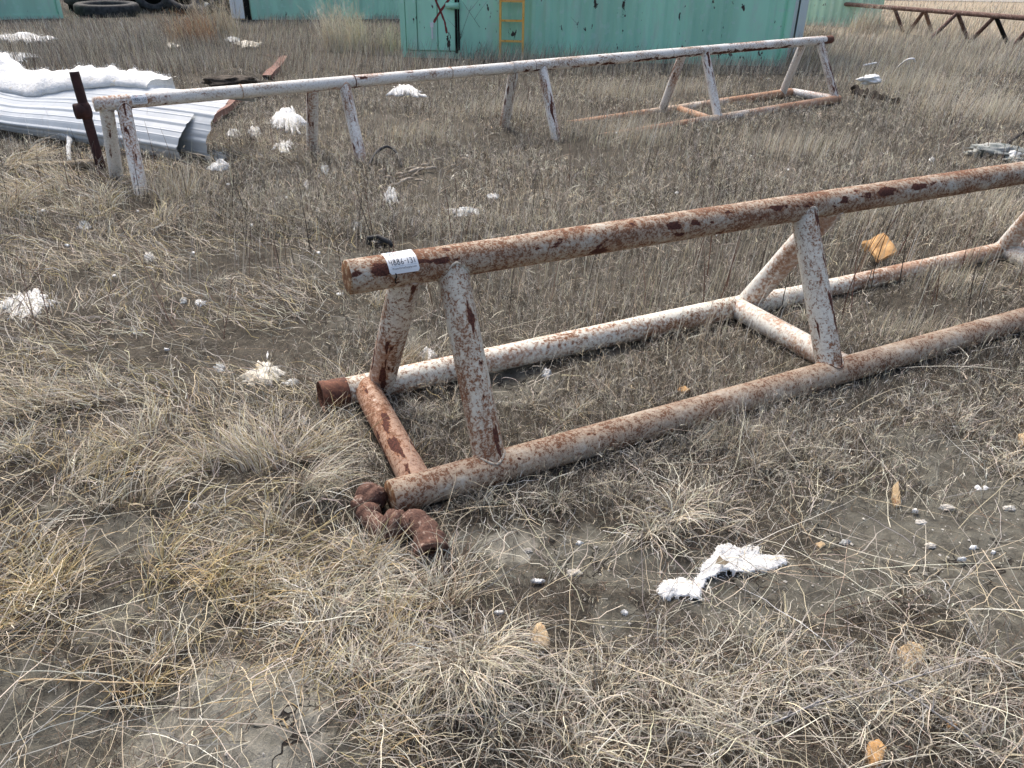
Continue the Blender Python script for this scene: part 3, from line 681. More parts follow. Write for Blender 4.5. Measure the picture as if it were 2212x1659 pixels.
beamthing((560, 121), (618, 127), .07, .04, "steel_channel", "thin dark rusty bar lying behind cream insulation scraps", "steel channel", M_rust, .03, False)
# ------------------------------------------------------------------ containers
def frame_of(pl, pr):
    a, b = at(*pl), at(*pr); L = np.linalg.norm(b-a); d = (b-a)/L; n = np.array([-d[1], d[0], 0]); return a, d, n, L   # n points away from the camera
def corr(a, d, n, x0, x1, z0, z1, pitch=.26, depth=.036, y=0.):
    xs = []; k = x0
    prof_ = [(0, 0), (.28, 0), (.5, 1), (.78, 1)]
    while k < x1:
        for f, q in prof_:
            x = k+f*pitch
            if x <= x1: xs.append((x, q*depth))
        k += pitch
    xs.append((x1, 0)); V = []; A = []
    for z in (z0, z1):
        for x, q in xs: V.append(a+d*x+n*(q+y)+np.array([0, 0, z])); A.append((x, q+y, z))
    m = len(xs); return V, [(i, i+1, m+i+1, m+i) for i in range(m-1)], A
def obox(mb, a, d, n, x0, x1, y0, y1, z0, z1):
    V = [a+d*x+n*y+np.array([0, 0, z]) for x in (x0, x1) for y in (y0, y1) for z in (z0, z1)]
    A = [(x, y, z) for x in (x0, x1) for y in (y0, y1) for z in (z0, z1)]
    mb.add(V, [(0, 1, 3, 2), (4, 6, 7, 5), (0, 4, 5, 1), (2, 3, 7, 6), (0, 2, 6, 4), (1, 5, 7, 3)], A)
def container(pl, pr, mat, label, flats, depth=2.44, H=2.6, z0=.0, post=.1, ends=True):
    a, d, n, L = frame_of(pl, pr); t = thing("shipping_container", tuple(a), label, "container", "green shipping containers")
    mb = MB(); x = post
    for f0, f1 in flats+[(L-post, L-post)]:
        if f0-x > .05: mb.add(*corr(a, d, n, x, f0, z0+.12, H-.1, y=.02))
        if f1 > f0: obox(mb, a, d, n, f0, f1, .018, .05, z0+.12, H-.1)
        x = f1
    mb.build("side_wall", mat, t, False)
    mb = MB(); obox(mb, a, d, n, post, L-post, -.004, .08, z0, z0+.119); mb.build("bottom_beam", mat, t, False)
    mb = MB(); obox(mb, a, d, n, post, L-post, -.004, .08, H-.099, H); mb.build("top_beam", mat, t, False)
    for x0 in (0, L-post):
        mb = MB(); obox(mb, a, d, n, x0, x0+post, -.012, .12, z0-.02, H+.01); mb.build("corner_post", mat, t, False)
    mb = MB()
    for x0 in (0, L):
        sgn = 1 if x0 == 0 else -1
        mb.add(*corr(a+d*(x0+sgn*.03), n, d*sgn, .13, depth, z0+.02, H-.02))
    mb.add(*corr(a+n*depth, d, n, .05, L-.05, z0+.02, H-.02)); mb.build("far_walls", mat, t, False)
    mb = MB(); obox(mb, a, d, n, .0, L, 0, depth, H+.011, H+.05); mb.build("roof", mat, t, False)
    return t, a, d, n, L
tc, a, d, n, L = container((868, 124), (1695, 144), M_cont, "mint green shipping container with a red painted cross and a yellow ladder", [(.1, 1.95), (6.1, 6.65)])
def cx_(px, py):                                    # container-face coordinates of a pixel
    r = ray(px, py); C = np.array([0, 0, CAMH]); t = ((a-C)@n)/(r@n); P = C+r*t; return (P-a)@d, P[2]
# door panels, gaskets, lock rod, cross
for x0, x1, nm in ((cx_(878, 60)[0], cx_(901, 60)[0], "door_panel"), (cx_(903, 60)[0], cx_(945, 60)[0], "door_panel"), (cx_(947, 60)[0], cx_(984, 60)[0], "door_panel")):
    mb = MB(); obox(mb, a, d, n, x0, x1, -.03, .017, .14, 2.45); dp = mb.build(nm, M_cont, tc, False)
    bm = bmesh.new(); bm.from_mesh(dp.data); bmesh.ops.bevel(bm, geom=bm.edges[:], offset=.006, segments=2, affect='EDGES'); bm.to_mesh(dp.data); bm.free()
xr = cx_(986, 40)[0]
mb = MB(); mb.tube([a+d*xr+n*-.05+np.array([0, 0, .1]), a+d*xr-n*.05+np.array([0, 0, 2.5])], .022, 10); mb.build("lock_rod", M_black, tc)
mb = MB(); obox(mb, a, d, n, xr+.03, xr+.055, -.02, .016, .15, 2.4); mb.build("door_seal", M_black, tc, False)
xh, zh = cx_(976, 12); mb = MB(); mb.tube([a+d*(xh-.1)-n*.075+np.array([0, 0, zh]), a+d*(xh+.14)-n*.075+np.array([0, 0, zh])], [.05, .055], 12, True, .1, 8); mb.build("lock_box", M_cont, tc)
xh, zh = cx_(934, 52); mb = MB(); obox(mb, a, d, n, xh-.03, xh+.03, -.06, -.032, zh-.05, zh+.03); obox(mb, a, d, n, xh-.012, xh+.012, -.06, -.032, zh-.25, zh-.052); mb.build("latch", M_whitemetal, tc, False)
S = lambda x, y: np.array(cx_(x*.914, y*.914))
mb = MB()
for st, w in (([(1012, -42), (1030, 0), (1042, 26), (1052, 51), (1057, 78)], .035), ([(1078, -26), (1060, 1), (1042, 26), (1026, 53)], .04)):
    pts = np.array([S(*p) for p in st]); u_ = np.linspace(0, 1, len(pts)); uu = np.linspace(0, 1, 20); pts = np.stack([np.interp(uu, u_, pts[:, 0]), np.interp(uu, u_, pts[:, 1])], -1)
    Vv, Ff = stroke2(pts, w); wv = np.random.RandomState(2).normal(0, .003, Vv.shape); Vv = Vv+wv
    mb.add([a+d*v[0]-n*(.033 if v is not None else 0)+np.array([0, 0, v[1]]) for v in Vv], Ff)
mb.build("painted_cross", M_redpaint, tc, False)
# open white doors beside containers
mb = MB(); Pd = at(1707, 150); dd_ = np.array([.13, 1, 0]); dd_ /= np.linalg.norm(dd_); nn_ = np.array([dd_[1], -dd_[0], 0])
o1 = at(1697, 150, 0); obox(mb, at(1690, 128), np.array([1., 0, 0]), np.array([0.2, .98, 0]), 0.0, .13, -.1, 1.2, .05, 2.5); mb.build("open_door", M_whitemetal, tc, False)
mb = MB(); obox(mb, at(1690, 128), np.array([1., 0, 0]), np.array([0.2, .98, 0]), .16, .31, -.14, 1.2, .05, 2.5); mb.build("door_edge", M_whitemetal, tc, False)
# ladder
lad = thing("ladder", tuple(a+d*cx_(1105, 60)[0]), "yellow chipped metal ladder standing against the mint green container", "ladder")
xl, xr2 = cx_(1082, 60)[0], cx_(1131, 60)[0]
for x0 in (xl, xr2):
    mb = MB(); obox(mb, a, d, n, x0-.02, x0+.02, -.14, -.06, .02, 2.4); mb.build("rail", M_yellow, lad, False)
for yy in (-82, -40, 2, 44, 88):
    z = cx_(1106, yy)[1]; mb = MB(); obox(mb, a, d, n, xl+.021, xr2-.021, -.125, -.075, z-.018, z+.018); mb.build("rung", M_yellow, lad, False)
tc2 = container((545, 43), (900, 41), M_cont2, "green container directly behind and left of the cross-marked container", [(.1, 2.2)])
mb = MB(); a2, d2, n2, L2 = tc2[1:]; obox(mb, a2, d2, n2, -.20, -.02, .05, 1.0, 0, 2.6); mb.build("painted_gap_shade", M_black, tc2[0], False)  # solid black box painted in for the shade of the gap
mb = MB(); obox(mb, a2, d2, n2, -.46, -.22, -.2, .02, .05, 2.5); obox(mb, a2, d2, n2, -.60, -.47, -.1, .1, .05, 2.5); mb.build("open_door", M_whitemetal, tc2[0], False)
tc3 = container((-220, 48), (138, 40), M_cont2, "pale green container at the far left beside the tyre heap", [(.1, 3.9)])
# far right container
tc4 = container((1700, 52), (1851, 60), M_cont3, "weathered yellow-green container partly hidden behind the tall white post", [], post=.06)

# ------------------------------------------------------------------ tyre heap in a lean-to painted black for its inner shade
sh = thing("lean_to_shed", tuple(at(330, 30)), "open lean-to painted shade-black, sheltering the heap of tyres between the green containers", "shed")
aS, dS_, nS_, LS = frame_of((150, 24), (540, 24)); mb = MB()
obox(mb, aS, dS_, nS_, 0, LS, 3.0, 3.1, 0, 2.5); mb.build("back_wall", M_black, sh, False)  # walls and roof near-black: the interior's shade is put into their colour
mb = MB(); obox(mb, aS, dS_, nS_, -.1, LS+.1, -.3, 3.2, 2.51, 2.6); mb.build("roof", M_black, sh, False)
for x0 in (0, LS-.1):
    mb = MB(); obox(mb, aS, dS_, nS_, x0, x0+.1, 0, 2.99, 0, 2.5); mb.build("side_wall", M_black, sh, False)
def tyre(px, py, Rr, w, tilt, az, label, z=0.):
    P = at(px, py); P[2] = ghs(P[0], P[1])+z; V = []; n1, n2_ = 40, 16
    for i in range(n1):
        a_ = i*2*pi/n1
        for j in range(n2_):
            b = j*2*pi/n2_; rx = cos(b); rz = sin(b)
            rr = Rr-w*.42+w*.42*np.sign(rx)*abs(rx)**.6; zz = w*.5*np.sign(rz)*abs(rz)**.7
            if rx > .6: rr += (.02 if i % 2 else -.005)
            V.append((rr*cos(a_), rr*sin(a_), zz))
    V = np.array(V); c, s = cos(tilt), sin(tilt); V = V @ np.array([[1, 0, 0], [0, c, s], [0, -s, c]]); c, s = cos(az), sin(az); V = V @ np.array([[c, s, 0], [-s, c, 0], [0, 0, 1]])
    V[:, 2] -= V[:, 2].min(); V += P
    F = [(i*n2_+j, ((i+1) % n1)*n2_+j, ((i+1) % n1)*n2_+(j+1) % n2_, i*n2_+(j+1) % n2_) for i in range(n1) for j in range(n2_)]
    mb = MB(); mb.add(V, F); o = mb.build("tyre", M_tyre); tag(o, label, "tyre", "old tyres heaped in the lean-to")
tyre(235, 35, .95, .36, .05, .3, "big flat tyre at the bottom of the heap")
tyre(395, 33, .62, .30, .75, .9, "tyre tipped on edge at the right of the heap", .0)
tyre(190, 24, .70, .30, .25, .2, "tyre resting low at the left end of the heap", .18)
tyre(265, 22, .66, .30, .5, -.3, "tyre leaning on top of the heap", .34)
tyre(335, 28, .60, .28, 1.2, .5, "tyre standing nearly upright mid heap", .0)
tyre(455, 34, .5, .26, 1.0, -.6, "small tyre leaning beside white plastic scraps", .0)
def crumple(name, px, py, sx, sy, sz, mat, label, cat, seed=1, amp=.35, z=0., group=None, dz=None, sc=2.):
    """irregular lump: noise-displaced sphere"""
    P = at(px, py) if z else gp(px, py); bm = bmesh.new(); bmesh.ops.create_icosphere(bm, subdivisions=4, radius=1.)
    V = np.array([v.co[:] for v in bm.verts]); F = [tuple(v.index for v in f.verts) for f in bm.faces]; bm.free()
    k = 1+amp*(vn3(V*sc+seed*9, seed)-.5)*2+amp*.6*(vn3(V*sc*2.7+seed*9, seed+2)-.5)*2+amp*.3*(vn3(V*sc*7+seed*9, seed+4)-.5)*2
    V = V*k[:, None]*np.array([sx, sy, sz]); V = V+[P[0], P[1], (P[2] if not z else z)+sz*.35]
    mb = MB(); mb.add(V, F); o = mb.build(name, mat); return tag(o, label, cat, group)
crumple("plastic_scrap", 447, 30, .18, .12, .30, M_fluff, "crumpled white plastic scrap between two tyres", "plastic scrap", 4)
crumple("rubber_sheet", 515, 32, .30, .2, .34, M_rubber, "dark crumpled rubber sheet at the heap's right end", "rubber sheet", 6, .5)

# ------------------------------------------------------------------ scraps lying about
ins_n = [0]
def scrap(px, py, w, h, label, mat=None, thick=.02, name="insulation_scrap", cat="insulation", seed=None, rag=.6, rot=0., lift=0.):
    """w,h in photo pixels; outline laid on the ground"""
    ins_n[0] += 1; s = seed or ins_n[0]*3; rg = np.random.RandomState(s); pts = []
    for k in range(9):
        a_ = k*2*pi/9+rot; q = rg.uniform(.5, 1.15); pts.append((px+w/2*cos(a_)*q, py+h/2*sin(a_)*q))
    P = world_poly(pts); sz = np.linalg.norm(np.ptp(np.array(P)[:, :2], axis=0))
    o = fluff(name, P, thick, mat or M_fluff, None, s, rag=rag, sc=min(60, 8/sz), zb=lift)
    return tag(o, label, cat, "insulation scraps scattered over the ground" if cat == "insulation" else None)
scrap(55, 92, 140, 26, "long flat white sheet of insulation at the far left edge of the grass", thick=.10, lift=.08)
scrap(25, 130, 110, 22, "greyish flat insulation strip just behind the curled siding", M_bluefluff, thick=.06, lift=.05)
scrap(505, 92, 55, 12, "grey insulation scrap before the far containers", M_bluefluff, thick=.06, lift=.05)
scrap(540, 103, 60, 14, "pale yellow insulation scrap next to thin rusty bar", M_cream, thick=.08, lift=.05)
scrap(372, 105, 34, 14, "small yellowish insulation clump in open grass behind the siding", M_cream, thick=.07, lift=.05)
scrap(625, 268, 78, 40, "large white fluffy lump between the first two legs of the white rack", thick=.14, lumps=.4) if False else scrap(625, 268, 78, 40, "large white fluffy lump between the first two legs of the white rack", thick=.13)
scrap(612, 318, 66, 34, "spread white fluff just below the large fluffy lump", thick=.06)
scrap(505, 291, 30, 14, "small white tuft right of the siding's open end", thick=.05)
scrap(551, 287, 28, 20, "small ragged white tuft left of the large fluffy lump", thick=.05)
scrap(468, 340, 44, 20, "white fluff lying by the siding's lower corner", M_bluefluff, thick=.05)
scrap(474, 362, 52, 22, "white curds of insulation below the siding's lower corner", thick=.05)
scrap(702, 366, 18, 26, "grey white scrap left of the buried black hose", M_bluefluff, thick=.03)
scrap(662, 398, 12, 20, "tiny white shred in dark weeds below the white rack", thick=.02)
scrap(841, 424, 42, 34, "bright white crumpled scrap directly under the wood chip pile", thick=.05)
scrap(689, 456, 30, 12, "thin white shred above the near rack's tagged end", thick=.02)
scrap(880, 201, 86, 22, "white insulation half hidden in weeds beneath the far white rail", thick=.08)
scrap(1003, 458, 62, 26, "flattened grey scrap in weeds above the near rack", M_bluefluff, thick=.02)
scrap(1030, 462, 12, 20, "narrow white sliver at the grey scrap's right side", thick=.02)
scrap(1066, 426, 30, 10, "short white stick-like shred right of the wood chips", thick=.02)
scrap(771, 487, 26, 26, "blue-grey fluff left of the near top rail", M_bluefluff, thick=.02)
scrap(322, 558, 26, 24, "small white puff among dark stems at left", thick=.03)
scrap(434, 657, 34, 14, "thin white leaf-shaped shred at the foot of a dark stem", thick=.015)
scrap(396, 650, 18, 14, "dull grey shred beside the leaf-shaped white one", M_bluefluff, thick=.015)
scrap(289, 716, 18, 20, "pale blue-grey shred in matted straw", M_bluefluff, thick=.02)
scrap(60, 655, 130, 62, "large flat white sheet half buried in straw at the left edge", thick=.03)
scrap(185, 487, 34, 18, "dirty pale scrap in the straw below the curled siding", M_bluefluff, thick=.02)
scrap(574, 806, 112, 54, "dirty cream flat batt left of the rusty coupling collar", M_cream, thick=.025)
scrap(632, 826, 40, 18, "white tongue of batt touching the dirty cream one", thick=.012)
scrap(474, 800, 20, 34, "narrow grey plastic shred left of the dirty cream batt", M_bluefluff, thick=.01)
scrap(578, 768, 7, 15, "tiny pale blue flake above the dirty cream batt", thick=.008)
scrap(657, 910, 12, 20, "small white flake below the rusty collar", thick=.008)
scrap(565, 926, 30, 8, "thin white shred in the straw left of the near rack", thick=.008)
scrap(578, 1160, 34, 12, "thin white plastic shred left of the iron fitting", M_bluefluff, thick=.006)
scrap(362, 1014, 36, 12, "flat pale shred in yellow straw at left", M_bluefluff, thick=.006)
scrap(926, 768, 56, 22, "white scrap behind the back rail beside the first legs", thick=.035)
scrap(1182, 810, 22, 30, "white feathery shred on bare clay inside the near rack", thick=.02)
scrap(2035, 441, 34, 14, "white scrap in the weeds beyond the top rail at right", thick=.03)
scrap(2005, 443, 16, 10, "yellowish fleck beside the white scrap at right", M_cream, thick=.02)
scrap(2013, 347, 12, 10, "round white fleck in dark weeds beyond the top rail", thick=.03)
scrap(1160, 1263, 10, 16, "small white fleck on bare clay near the big tussock", thick=.006) if False else None
scrap(1350, 1325, 14, 12, "small white fluff fleck left below the torn white batt", thick=.008)
scrap(2117, 1056, 40, 20, "white flat four-sided chip on the bare clay", M_fluff, .006, "plastic_chip", "plastic chip", rag=.03)
scrap(2103, 1184, 22, 14, "rounded white chip above the clay crack", M_fluff, .008, "plastic_chip", "plastic chip", rag=.05)
scrap(2146, 1194, 12, 9, "tiny white chip right of the rounded one", M_fluff, .006, "plastic_chip", "plastic chip", rag=.05)
scrap(1825, 1172, 22, 10, "pale blue-white shred on the bare clay", M_bluefluff, .006)

rgx = np.random.RandomState(77)
FL = [(150, 545, "left of the leaning dark stem"), (98, 470, "in pale straw below the curled siding"), (300, 470, "below the white rack's first leg"), (620, 440, "in dark weeds beneath the second leg of the white rack"), (545, 500, "in open weeds left of the blue-grey fluff"),
 (690, 560, "between the blue-grey fluff and the tagged rail"), (735, 640, "just left of the near rack's top rail end"), (250, 610, "left of the small white puff"), (360, 760, "in straw below the dark leaning stems"), (420, 560, "right of the small white puff"),
 (495, 412, "below the curds by the siding's corner"), (905, 470, "in weeds above the near top rail"), (1010, 350, "right of the wood chip pile"), (1330, 300, "below the orange bottom rail of the white rack"), (1105, 540, "hugging the far side of the near top rail"),
 (1460, 430, "in weeds above the near rail's middle"), (1545, 520, "under the near top rail left of the second legs"), (1700, 380, "in weeds above the second legs"), (1940, 430, "in weeds above the orange foam slab"), (150, 940, "in yellow straw at the left"),
 (90, 820, "below the half buried white sheet"), (262, 835, "in matted straw left of the dirty cream batt"), (700, 975, "left of the orange cross brace"), (1252, 1180, "on bare clay below the bottom rail"), (1400, 1085, "by the big pale tussock"),
 (1160, 1262, "on bare clay left of the torn batt"), (1975, 1110, "beside the curled tan foam"), (2075, 1215, "beside the clay crack"), (1080, 1330, "above the tan foam block"), (2000, 395, "between the low boulder and the top rail")]
for i, (x, y, wh) in enumerate(FL):
    dd5 = np.hypot(*gp(x, y)[:2]); k_ = 26/dd5**.6
    o = scrap(x, y, k_*rgx.uniform(.5, 1.2), k_*rgx.uniform(.3, .55), "tiny white insulation fleck "+wh, M_fluff, thick=.005, name="insulation_fleck", cat="insulation fleck", seed=300+i, lift=.012+.006*(dd5 > 4)*dd5)
    o['group'] = "tiny white insulation flecks in the grass"
# the torn batt in the foreground, from its outline
def batt():
    O = [(1420, 1275), (1432, 1262), (1470, 1254), (1492, 1262), (1508, 1250), (1512, 1228), (1530, 1218), (1544, 1196), (1575, 1188), (1592, 1192), (1618, 1183), (1640, 1187), (1638, 1204), (1690, 1206), (1700, 1220),
         (1668, 1236), (1640, 1240), (1615, 1250), (1570, 1248), (1530, 1256), (1514, 1282), (1512, 1300), (1480, 1296), (1436, 1300), (1422, 1290)]
    P = np.array([gp(*p)[:2] for p in O]); E = np.concatenate([np.linspace(P[i], P[(i+1) % len(P)], 9)[:-1] for i in range(len(P))])
    rg = np.random.RandomState(7); E = E+rg.normal(0, .0022, E.shape)
    g = .0042; x0, y0 = E.min(0)-g; x1, y1 = E.max(0)+g; xs = np.arange(x0, x1, g); ys = np.arange(y0, y1, g); XX, YY = np.meshgrid(xs, ys)
    x, y = XX.ravel(), YY.ravel(); inside = np.zeros(len(x), bool); j = len(E)-1
    for i in range(len(E)):
        xi, yi = E[i]; xj, yj = E[j]; c = ((yi > y) != (yj > y)) & (x < (xj-xi)*(y-yi)/(yj-yi+1e-12)+xi); inside ^= c; j = i
    dist = np.full(len(x), 9.)
    for i in range(len(E)): dist = np.minimum(dist, (x-E[i, 0])**2+(y-E[i, 1])**2)
    dist = np.sqrt(dist); sd = np.where(inside, dist, -dist)
    ok = sd > -.003
    left = np.clip(1-(x-x0)/((x1-x0)*.32), 0, 1)
    th = (.003+.016*left)*np.clip(sd/.02, 0, 1)**.6*(.6+.9*fb2(x*45, y*45, 3, 4))+.008*fb2(x*14, y*14, 2, 6)
    z = gh(x, y)+.007+th*(sd > 0)+.018*np.exp(-((x-(x0+(x1-x0)*.55))/.06)**2)*(sd > .0)
    Vt = np.stack([x, y, z], -1); Vb = np.stack([x, y, z-.004], -1); m = len(xs); F = []
    okg = ok.reshape(len(ys), m)
    quad = okg[:-1, :-1] & okg[1:, :-1] & okg[:-1, 1:] & okg[1:, 1:]
    nn = len(x)
    for r, c in zip(*np.nonzero(quad)):
        i = r*m+c; F.append((i, i+1, i+m+1, i+m)); 
        for (dr, dc, e) in ((-1, 0, (i+1, i)), (1, 0, (i+m, i+m+1)), (0, -1, (i, i+m)), (0, 1, (i+m+1, i+1))):
            r2, c2 = r+dr, c+dc
            if r2 < 0 or c2 < 0 or r2 >= quad.shape[0] or c2 >= quad.shape[1] or not quad[r2, c2]: F.append((e[0], e[1], nn+e[1], nn+e[0]))
    mb = MB(); mb.add(np.concatenate([Vt, Vb]), F)
    for i in range(len(E)):                          # torn fibres
        for q in range(3):
            if rg.rand() < .35: continue
            P0 = np.array([*E[i], ghs(*E[i])+.012]); a_ = rg.normal(0, 1, 3)*[1, 1, .4]; L_ = rg.uniform(.006, .02); s_ = np.cross(a_, [0, 0, 1.]); s_ /= np.linalg.norm(s_)+1e-6
            mb.add([P0-s_*.0007, P0+s_*.0007, P0+a_*L_*.7], [(0, 1, 2)])
    o = mb.build("insulation_batt", M_fluff); tag(o, "torn white insulation batt with a brown hole, lying on bare clay", "insulation")
    c = gp(1552, 1240); k = MB(); pts = [gp(*p) for p in ((1540, 1244), (1549, 1226), (1558, 1236), (1572, 1240), (1562, 1247))]
    k.add([np.array([p[0], p[1], ghs(p[0], p[1])+.046]) for p in pts], [(0, 1, 2, 3, 4)]); h_ = k.build("brown_tear", M_log, o, False)
batt()

# foam chunks
def slab(name, poly, thick, mat, label, cat, tilt=(0, 0), z=0., seed=1, group=None):
    P = np.array([gp(*p) for p in poly]); c = P.mean(0); c2 = c.copy(); c2[2] = ghs(c[0], c[1])+z
    Q = P-c; k = len(Q); n = 5; V = []; E = np.concatenate([np.linspace(Q[i], Q[(i+1) % k], n+1)[:-1] for i in range(k)]); rg = np.random.RandomState(seed)
    E = E*(1+rg.normal(0, .03, (len(E), 1))); m = len(E)
    for q, zz in ((.0, thick), (.55, thick), (.93, thick*.96), (1., thick*.8), (1., thick*.2), (.94, 0.), (0., 0.)):
        W = E*q; W[:, 2] = zz+W[:, 0]*tilt[0]+W[:, 1]*tilt[1]+rg.normal(0, thick*.05, m)*(q > 0); V.append(W+c2)
    F = [(r*m+j, (r+1)*m+j, (r+1)*m+(j+1) % m, r*m+(j+1) % m) for r in range(6) for j in range(m)]; F = [f[::-1] for f in F]
    mb = MB(); mb.add(np.concatenate(V), F); o = mb.build(name, mat, None, True); return tag(o, label, cat, group)
FG = "orange foam chunks dropped in the grass"
def standing_foam():                                   # folded piece standing on edge
    P = {k: np.array([0, 0, CAMH])+ray(*p)*q for k, p, q in (('a', (1868, 522), 4.05), ('b', (1908, 503), 4.12), ('c', (1938, 545), 4.04), ('d', (1894, 563), 3.93), ('e', (1864, 533), 4.12))}
    P = {k: v for k, v in P.items()}
    s = 1.0; base = gp(1900, 570)
    # rescale so the piece sits at the ground point
    r0 = ray(1894, 563); t0 = (base[1])/r0[1]
    f = {}
    for k, p, dq in (('a', (1872, 522), .02), ('b', (1908, 503), .06), ('c', (1938, 545), .0), ('d', (1894, 565), -.06), ('e', (1862, 524), .12), ('g', (1870, 544), .10)):
        r = ray(*p); t = t0*(1+dq*.35); f[k] = np.array([0, 0, CAMH])+r*t
    nrm = np.cross(f['b']-f['a'], f['d']-f['a']); nrm /= np.linalg.norm(nrm); nrm *= .012
    V = []; 
    quad = [f['a'], f['b'], f['c'], f['d']]
    mb = MB()
    for s_ in (1, -1):
        for i in range(7):
            for j in range(7):
                u, v = i/6, j/6; q = quad[0]*(1-u)*(1-v)+quad[1]*u*(1-v)+quad[2]*u*v+quad[3]*(1-u)*v
                V.append(q+nrm*(s_*.8+.35*sin(i*1.3+j)+.25*cos(j*2.1)))
    F = [(i*7+j, i*7+j+1, (i+1)*7+j+1, (i+1)*7+j) for i in range(6) for j in range(6)]; F += [tuple(49+k for k in q[::-1]) for q in F[:]]
    ring = [i*7 for i in range(7)]+[42+j for j in range(1, 7)]+[i*7+6 for i in range(5, -1, -1)]+[j for j in range(5, 0, -1)]
    F += [(ring[i], ring[(i+1) % len(ring)], 49+ring[(i+1) % len(ring)], 49+ring[i]) for i in range(len(ring))]
    mb.add(V, F); mb.add([f['a']-nrm, f['e']-nrm, f['g']-nrm, f['d']*.4+f['a']*.6-nrm, f['a']+nrm, f['e']+nrm, f['g']+nrm, f['d']*.4+f['a']*.6+nrm], [(0, 1, 2, 3), (7, 6, 5, 4), (0, 4, 5, 1), (1, 5, 6, 2), (2, 6, 7, 3)])
    tag(mb.build("foam_chunk", M_foam, None, False), "folded orange foam slab propped up in weeds beyond the back rail", "foam", FG)
standing_foam()
slab("foam_chunk", [(1148, 1385), (1156, 1372), (1168, 1370), (1178, 1380), (1187, 1400), (1188, 1412), (1150, 1408)], .035, M_palefoam, "tan foam block below the iron fitting, in grass right of the big tussock", "foam", (0, .35), .0, 1, FG)
slab("foam_chunk", [(1925, 1062), (1935, 1055), (1940, 1075), (1945, 1095), (1932, 1098), (1924, 1080)], .018, M_palefoam, "narrow curled tan foam piece on the bare clay", "foam", (.2, .2), .005, 2, FG)
slab("foam_chunk", [(1935, 1420), (1955, 1404), (1975, 1410), (1995, 1425), (1988, 1450), (1958, 1456), (1940, 1440)], .03, M_palefoam, "broad tan foam piece under the grey branches", "foam", (0, .3), .0, 3, FG)
slab("foam_chunk", [(1868, 1625), (1890, 1618), (1908, 1632), (1902, 1659), (1880, 1668), (1866, 1645)], .03, M_foam, "brownish foam piece cut by the bottom edge of the view", "foam", (0, .3), .0, 4, FG)
slab("foam_chunk", [(1462, 846), (1478, 842), (1490, 848), (1478, 853), (1466, 852)], .012, M_foam, "small flat orange foam flake inside the near rack", "foam", (0, 0), .005, 5, FG)
slab("foam_chunk", [(2040, 1575), (2052, 1570), (2063, 1578), (2055, 1586), (2042, 1584)], .012, M_foam, "small orange foam bit in grass at lower right", "foam", (0, 0), .01, 6, FG)
slab("foam_chunk", [(2196, 950), (2215, 945), (2225, 965), (2205, 978)], .03, M_palefoam, "tan foam piece at the right edge below the bottom rail", "foam", (0, 0), .0, 7, FG)
slab("foam_chunk", [(1760, 1180), (1772, 1176), (1782, 1183), (1770, 1189)], .012, M_palefoam, "little brown foam bit above the torn batt", "foam", (0, 0), .0, 8, FG)

# chips of weathered wood and bark under the white rack
rgp = np.random.RandomState(12)
chips = [(826, 378, 20, 10), (835, 392, 22, 8), (862, 385, 26, 6), (880, 396, 40, 7), (900, 376, 44, 9), (888, 372, 30, 5), (868, 402, 30, 6), (905, 398, 26, 5), (930, 372, 26, 7), (946, 352, 26, 5), (917, 366, 16, 9), (1005, 352, 20, 6), (998, 345, 10, 6), (850, 408, 22, 5)]
where = ["at its left edge", "below its left edge", "left of its centre", "largest and central", "long pale splinter on its top", "thin splinter at its top left", "lowest in front", "dark one at lower right", "at its right end", "curved pale one standing up behind it", "stubby one near its top right", "lying apart to the right", "tiny one lying apart to the right", "thin one at its lower left"]
for i, (x, y, L_, w_) in enumerate(chips):
    P = gp(x, y); s = np.linalg.norm(gp(x+10, y)-gp(x, y))/10; an = rgp.uniform(-.7, .9); dd2 = np.array([cos(an), sin(an), rgp.uniform(.0, .35)])
    pts = [P+[0, 0, .035]+dd2*s*L_*(k/6-.5)+np.array([0, 0, -.02*(k/6-.5)**2]) for k in range(7)]
    mb = MB(); mb.tube(pts, np.array([.4, .8, 1, .9, 1., .7, .3])*w_*s*.5, 7, True, .35, 60, i)
    tag(mb.build("wood_chip", M_bone), "weathered wood chip of the small pile, "+where[i], "wood chip", "weathered wood chips piled below the white rack")
# dark soil mound scraps, stone, bark slab
crumple("dirt_clod", 505, 184, .36, .24, .09, M_dirt, "dark clod of rotten bark and dirt behind the far white rail", "dirt clod", 3, .4)
crumple("boulder", 2150, 330, .30, .15, .05, M_stone, "low blue-grey boulder in weeds near the right edge", "boulder", 5, .45)
crumple("boulder", 2196, 348, .10, .06, .03, M_stone, "small grey stone at the right of the low boulder", "stone", 8, .45)
crumple("insulation_scrap", 2186, 340, .06, .05, .04, M_fluff, "white puff resting against the low boulder", "insulation", 9, .4)
bp = thing("bark_slab", tuple(gp(1895, 218)), "curled black bark slab beyond the right end of the white rack", "bark slab")
mb = MB(); q0, q1 = gp(1845, 210), gp(1942, 230); V = []
for i in range(31):
    for j in range(9):
        u = i/30; v = j/8; P = q0+(q1-q0)*u; w_ = .24*(1-.7*u)*(1+.3*sin(u*17))
        V.append(P+np.array([-.1, 1, 0])*(v-.2)*w_+np.array([0, 0, .05+.06*(1-u)+.04*sin(u*11+v*4)-.08*(v < .15)+.02*sin(u*40)]))
V = np.array(V); F = [(i*9+j, (i+1)*9+j, (i+1)*9+j+1, i*9+j+1) for i in range(30) for j in range(8)]; V2 = V-[0, 0, .02]
mb.add(np.concatenate([V, V2]), F+[tuple(len(V)+k for k in f[::-1]) for f in F]+[(i*9, i*9+len(V), (i+1)*9+len(V), (i+1)*9) for i in range(30)]); mb.build("bark", M_bark, bp)
